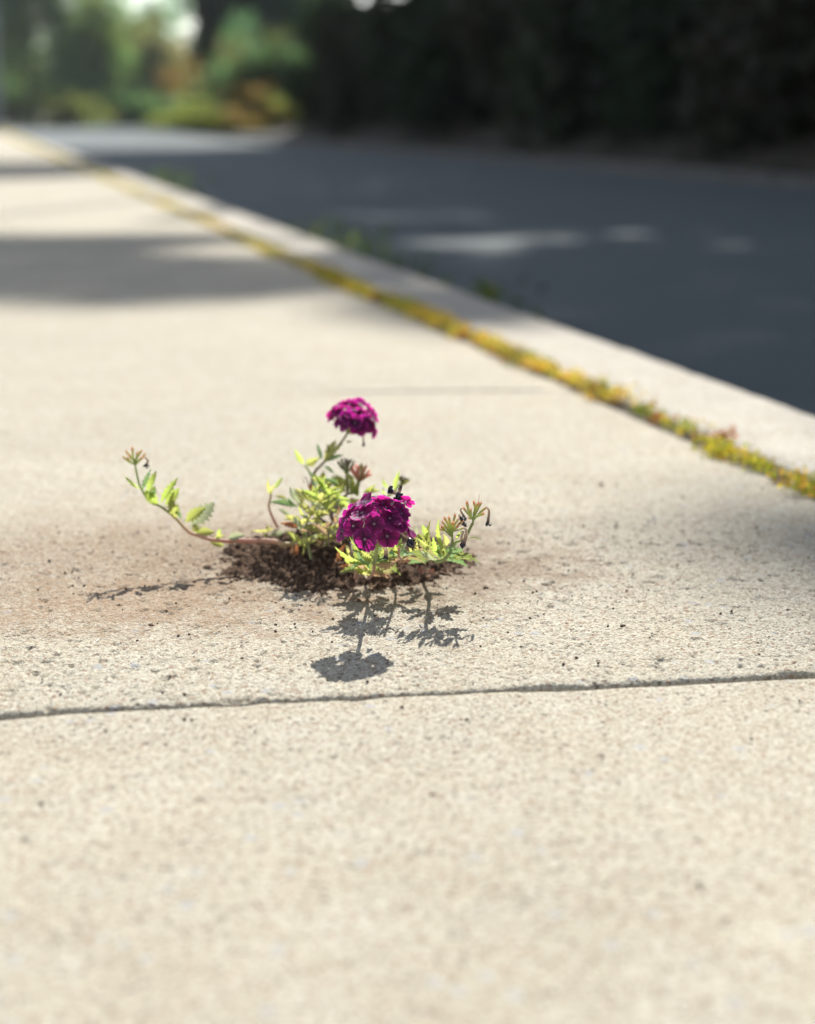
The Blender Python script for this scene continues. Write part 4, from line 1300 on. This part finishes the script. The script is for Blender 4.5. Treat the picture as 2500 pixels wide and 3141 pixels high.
# long trailing branch on the left
ld = 1.203
stem('A', [(1716, 1478, ld + .004), (1560, 1475, ld + .002), (1350, 1450, ld), (1200, 1402, ld), (1060, 1350, ld), (960, 1262, ld), (870, 1160, ld), (760, 1062, ld)], .0016, .0011, M_STEMR)
stem('A', [(760, 1062, ld), (620, 960, ld), (520, 925, ld + .002), (440, 858, ld + .003), (370, 742, ld + .004), (320, 642, ld + .005), (290, 520, ld + .006), (268, 405, ld + .008)], .0011, .0008, M_STEMG)
stem('G', [pt('G', 320, 285, ld + .004), pt('G', 560, 290, ld + .004), pt('G', 800, 285, ld + .004), pt('G', 1000, 310, ld + .004), pt('G', 1160, 345, ld + .006), ROOT], .0017, .0020, M_STEMR)
seed_head('A', (265, 390), [(92, 248), (135, 170), (218, 118), (350, 158), (398, 212), (180, 215), (295, 190), (150, 260), (360, 260)], ld + .008, .00085, M_CALG, .006, .008)
withered('A', [(385, 235), (445, 298)], ld + .004, (425, 362), .0026, 21, .0008)
leaves('A', ld, [(r_[:2] + (r_[0] + (r_[2] - r_[0]) * 1.15, r_[1] + (r_[3] - r_[1]) * 1.15, r_[4] * 1.75, {'y': 'l', 'l': 'g'}.get(r_[5], r_[5])) + r_[6:]) for r_ in [
    (345, 722, 155, 568, 50, 'g', 45), (372, 735, 458, 498, 55, 'd', 20), (430, 775, 535, 525, 85, 'l', 10), (455, 790, 545, 740, 60, 'd'), (605, 945, 450, 785, 130, 'l', 15), (460, 880, 530, 720, 90, 'g'),
    (625, 935, 820, 638, 85, 'g', 15), (700, 965, 855, 765, 140, 'l', 20), (770, 1050, 820, 800, 70, 'o', 50), (870, 1145, 800, 915, 130, 'y', 10), (950, 1175, 885, 975, 60, 'd', 40),
    (985, 1205, 1215, 1035, 140, 'y', 15), (1060, 1275, 1335, 995, 200, 'p', 5, {'curl': .06}), (1080, 1375, 1345, 1350, 120, 'y', 20), (1090, 1330, 1180, 1270, 100, 'y'),
    (1500, 1412, 1500, 1325, 60, 'l'), (1600, 1440, 1800, 1400, 100, 'p', 10), (1340, 1475, 1510, 1535, 100, 'y', 10), (1420, 1430, 1530, 1400, 40, 'y')]], .008)

# small upright stem between the branch and the middle
bd = 1.235
stem('B', [pt('B', 330, 1240, bd), pt('B', 245, 1065, bd), pt('B', 208, 940, bd), pt('B', 235, 800, bd), pt('B', 232, 760, bd)], .0011, .0008, M_STEMR)
leaves('B', bd, [
    (240, 785, 195, 585, 90, 'y', 10), (225, 790, 290, 640, 70, 'y', 30), (285, 705, 390, 543, 75, 'g', 10), (270, 805, 460, 850, 75, 'l', 30, {'curl': .2}),
    (650, 950, 365, 855, 120, 'd', 10), (560, 930, 480, 830, 80, 'd', 20), (330, 975, 500, 1065, 90, 'p', 20), (210, 950, 185, 930, 30, 'y'),
    (300, 1250, 10, 1290, 80, 'y', 40), (220, 1290, 180, 1225, 90, 'y', 10), (100, 1270, 165, 1410, 40, 'o', 40), (440, 1300, 230, 1345, 100, 'p', 20), (430, 1290, 615, 1440, 110, 'l', 15, {'curl': .22}),
    (620, 1420, 600, 1500, 60, 'p')], .010)

# middle of the plant: thin green stem with yellowing leaves
md = 1.195
stem('B', [pt('B', 812, 1700, md - .004), pt('B', 765, 1500, md), pt('B', 735, 1300, md), pt('B', 748, 1150, md), pt('B', 800, 1025, md)], .0012, .0009, M_STEMG)
leaves('B', md, [
    (795, 1035, 700, 925, 120, 'o', 10), (820, 900, 682, 710, 100, 'l', 15), (865, 905, 1000, 750, 140, 'y', 10), (830, 1035, 1050, 1050, 120, 'y', 20), (815, 1020, 950, 895, 80, 'p', 30),
    (705, 1160, 460, 1080, 120, 'y', 15), (650, 1190, 695, 1270, 60, 'p'), (755, 1200, 910, 1300, 140, 'y', 10), (780, 1475, 970, 1335, 130, 'y', 10), (930, 1425, 1045, 1400, 80, 'y', 20),
    (870, 1500, 1005, 1505, 70, 't', 15), (830, 1170, 970, 1175, 100, 'y', 20), (690, 1320, 700, 1590, 70, 'l', 20), (660, 1300, 640, 1180, 60, 'p', 30), (590, 1460, 600, 1640, 110, 'r', 20),
    (540, 1480, 520, 1620, 70, 'b'), (700, 1080, 640, 960, 70, 'l', 20), (720, 860, 660, 820, 80, 'y'), (900, 960, 1080, 850, 90, 'l', 20), (780, 1600, 870, 1570, 60, 't', 20)], .014)
# dry stuff at the foot
dd = 1.165
leaves('F', dd, [
    (450, 700, 610, 415, 130, 'r', 15), (760, 800, 770, 330, 190, 'b', 15), (830, 760, 870, 560, 150, 'r', 20), (640, 440, 690, 600, 90, 'y', 10), (620, 430, 660, 560, 60, 'y', 50), (350, 330, 560, 380, 130, 't', 15),
    (60, 400, 260, 430, 60, 'y'), (560, 520, 480, 700, 120, 'r', 20), (300, 320, 160, 460, 90, 'b'), (700, 700, 720, 420, 130, 'b', 30), (460, 640, 400, 800, 80, 'b', 20), (820, 540, 780, 460, 80, 't'),
    (230, 120, 400, 20, 120, 't', 10), (480, 120, 600, 20, 130, 't', 20), (430, 380, 520, 290, 90, 't', 30), (880, 640, 920, 740, 90, 'b', 20)], .02)
stem('F', [pt('F', 350, 440, dd), pt('F', 330, 260, dd), pt('F', 345, 120, dd), pt('F', 385, 0, dd), pt('F', 370, -20, dd)], .0006, .0004, M_STEMB, 'dry_twig')
stem('F', [pt('F', 405, 250, dd), pt('F', 385, 180, dd), pt('F', 372, 110, dd)], .0005, .0004, M_STEMB, 'dry_twig')
stem('F', [pt('F', 760, 820, dd - .01), pt('F', 745, 600, dd - .01), pt('F', 750, 350, dd)], .0016, .0012, M_STEMB, 'dry_twig')
stem('F', [pt('F', 790, 1000, dd - .035), pt('F', 810, 850, dd - .03)], .0010, .0008, M_STEMR, 'dry_twig')

# rear growth with the second flower
ed = 1.262
stem('E', [ROOT, pt('E', 700, 1500, 1.225), pt('E', 610, 1300, 1.245), pt('E', 590, 1130, ed), pt('E', 602, 1030, ed), pt('E', 640, 930, ed), pt('E', 720, 850, ed), pt('E', 850, 700, ed + .004), pt('E', 945, 595, ed + .008), pt('E', 1020, 480, ed + .012)], .0015, .0009, M_STEMB)
stem('E', [pt('E', 602, 1020, ed), pt('E', 570, 945, ed), pt('E', 515, 865, ed)], .0010, .0008, M_STEMG)
stem('E', [ROOT, pt('E', 830, 1480, 1.215), pt('E', 890, 1360, 1.225), pt('E', 960, 1250, 1.235), pt('E', 1010, 1190, 1.24), pt('E', 1000, 980, 1.25)], .0019, .0009, M_STEMB)
stem('E', [pt('E', 1010, 1200, 1.24), pt('E', 1120, 1180, 1.245), pt('E', 1145, 1080, 1.25)], .0010, .0008, M_STEMG)
leaves('E', ed, [
    (725, 805, 665, 635, 65, 'd', 15), (735, 815, 865, 595, 120, 'o', 10), (745, 825, 925, 640, 100, 'o', 20), (735, 835, 940, 750, 80, 'd', 20), (800, 740, 780, 640, 70, 'o'), (730, 872, 845, 950, 65, 'd', 30),
    (510, 862, 408, 705, 95, 'g', 15), (530, 862, 668, 790, 120, 'l', 15), (560, 880, 640, 830, 80, 'y'), (680, 1005, 820, 1095, 90, 'o', 15), (545, 1085, 650, 1215, 100, 'r', 15),
    (490, 985, 560, 1100, 30, 'b', 40), (480, 1000, 490, 1100, 25, 'b', 50), (1000, 600, 1060, 590, 40, 'o'), (605, 1010, 640, 960, 50, 'y')], .012)
leaves('E', 1.243, [
    (1010, 1195, 850, 1010, 125, 'y', 10), (1030, 1195, 1005, 1010, 90, 'l', 15), (1120, 1240, 1130, 1070, 90, 'l', 15), (1200, 1205, 1330, 1105, 70, 'l', 20), (1150, 1230, 1095, 1130, 80, 'g'), (1250, 1225, 1360, 1250, 80, 'y'),
    (985, 1265, 1140, 1320, 120, 'y', 15), (1040, 1200, 1090, 1120, 80, 'l'), (1090, 1210, 1060, 1040, 70, 'g', 20), (1230, 1240, 1280, 1170, 70, 'l'), (880, 1240, 830, 1180, 90, 'o', 20), (900, 1300, 770, 1370, 120, 'y', 15),
    (850, 1330, 780, 1250, 110, 'y', 20), (930, 1360, 860, 1420, 100, 'o'), (760, 1240, 700, 1180, 100, 'y', 10), (960, 1400, 920, 1350, 70, 'p'), (700, 1300, 640, 1220, 110, 'y', 20),
    (1492, 1140, 1428, 1040, 65, 'g', 20), (1440, 1200, 1430, 1150, 60, 'g'), (1560, 1165, 1610, 965, 85, 'g', 20), (1610, 1130, 1740, 1050, 65, 'l', 30), (1480, 1230, 1600, 1170, 70, 'l', 30)], .014)
stem('E', [ROOT, pt('E', 1200, 1500, 1.215), pt('E', 1400, 1300, 1.235), pt('E', 1520, 1200, 1.243), pt('E', 1600, 1120, 1.243), pt('E', 1650, 1075, 1.243)], .0013, .0009, M_STEMG)
seed_head('E', (1000, 985), [(908, 830), (945, 800), (985, 795), (1015, 808), (1050, 812), (1085, 825), (960, 840), (1030, 850), (930, 870), (1070, 870), (1000, 850)], 1.25, .0009, M_CALO, .006, .012)
seed_head('E', (1150, 1090), [(1060, 930), (1075, 890), (1115, 868), (1180, 862), (1230, 878), (1265, 930), (1280, 975), (1150, 880), (1200, 930), (1110, 940), (1240, 990)], 1.25, .0009, M_CALP, .006, .012)
seed_head('E', (1640, 1090), [(1625, 1010), (1655, 1000), (1690, 1015), (1720, 1030), (1670, 1040), (1640, 1040)], 1.243, .0009, M_CALO, .004, .010)
flower_head('E', (1075, 330), (1040, 470), ed + .014, .0185, [
    (845, 270, .1, -.35), (905, 235, .2, -.3), (1045, 205, .1, -.4), (950, 265, .5, -.2), (985, 385, .8, .3), (1110, 385, .95, .3), (1215, 390, .7, .2), (1265, 300, .35, -.1), (1190, 255, .3, -.2), (1060, 300, .7, 0), (1325, 490, .1, .0, .8),
    (1120, 225, .3, -.3), (1020, 320, .8, .1), (1300, 345, .2, 0), (1150, 430, .8, .4), (1280, 430, .4, .2, .8), (950, 330, .5, 0)], 7, .0072)
withered('E', [(1190, 500), (1200, 560)], ed + .006, (1205, 620), .0022, 31, .0006)

# the crowded middle: small yellowing leaves in opposite pairs
for i in range(90):
    u_ = random.uniform(0, 1)
    x = random.choice((random.gauss(690, 130), random.gauss(900, 150)))
    y = random.uniform(1080, 1440) - .12 * abs(x - 800)
    D_ = random.uniform(1.19, 1.255)
    b = pt('E', x, y, D_)
    e = b + Vector((random.uniform(-.012, .012), random.uniform(-.010, .010), random.uniform(.000, .012)))
    if (e - b).length < .006: continue
    leaf(b, e, (e - b).length * random.uniform(.42, .6), random.choice('ylglgyplylgd'), random.uniform(-35, 35), random.uniform(.2, .5), random.uniform(.04, .2), 6)

for i in range(55):
    b = pt('B', random.uniform(620, 1230), random.uniform(1060, 1520), random.uniform(1.165, 1.215))
    e = b + Vector((random.uniform(-.011, .011), random.uniform(-.008, .006), random.uniform(-.001, .010)))
    if (e - b).length < .006: continue
    leaf(b, e, (e - b).length * random.uniform(.42, .62), random.choice('ylylnytlpr'), random.uniform(-35, 35), random.uniform(.2, .5), random.uniform(.04, .2), 6)

# fallen red leaf beside the mound: a small lobed leaf with curled tips
def lobed_leaf(c, size, yaw, tilt):
    V = [(0, 0, 0)]; U = [(.5, .3)]
    n = 60
    for i in range(n):
        a = 2 * math.pi * i / n
        r_ = .42 + .58 * abs(math.cos(a * 2.5)) ** 1.6
        r_ *= 1 + .08 * math.sin(a * 17)
        z = .30 * r_ ** 2 * (.6 + .8 * math.sin(a * 1.3 + 1)) + .08 * math.sin(a * 6)
        for k_ in (.5, 1.0):
            V.append((math.cos(a) * r_ * k_, math.sin(a) * r_ * k_ * .8, z * k_ * k_)); U.append((.5 + .5 * math.sin(a * 2.5) * k_, k_))
    F = []
    for i in range(n):
        j = (i + 1) % n
        F.append((0, 1 + 2 * i, 1 + 2 * j, 1 + 2 * j)); F.append((1 + 2 * i, 2 + 2 * i, 2 + 2 * j, 1 + 2 * j))
    M = Matrix.Translation(c) @ Matrix.Rotation(yaw, 4, 'Z') @ Matrix.Rotation(tilt, 4, 'X') @ Matrix.Scale(size, 4)
    V = [tuple(M @ Vector(v)) for v in V]
    return V, np.array(F), U


M_REDL = leaf_mat('dry_red_leaf', (.26, .085, .055), (.40, .19, .13), (.50, .15, .10), (.42, .22, .16), .3)
c = on_ground(1290, 1778); c.z = .0025
V, F, U = lobed_leaf(c, .0105, .4, .18)
mb = MB(); mb.add(V, F, U)
o = mb.build('dry_leaf', M_REDL)
tag(o, 'small curled red leaf fallen at the right edge of the soil', 'dry leaf')

# ------------------------------------------------------------------ summer haze
hz = MB()
x0, x1, y0, y1, z0, z1 = -160, 160, -30, 135, -1.3, 24
V = [(x0, y0, z0), (x1, y0, z0), (x1, y1, z0), (x0, y1, z0), (x0, y0, z1), (x1, y0, z1), (x1, y1, z1), (x0, y1, z1)]
hz.add(V, [(0, 3, 2, 1), (4, 5, 6, 7), (0, 1, 5, 4), (1, 2, 6, 5), (2, 3, 7, 6), (3, 0, 4, 7)])
m, n, l = new_mat('haze_air')
pv = n.new('ShaderNodeVolumePrincipled')
pv.inputs['Color'].default_value = (.86, .92, 1.0, 1)
pv.inputs['Density'].default_value = .0004
pv.inputs['Anisotropy'].default_value = .25
o = n.new('ShaderNodeOutputMaterial'); l.new(pv.outputs[0], o.inputs['Volume'])
tag(hz.build('haze', m, None, False), kind='stuff')
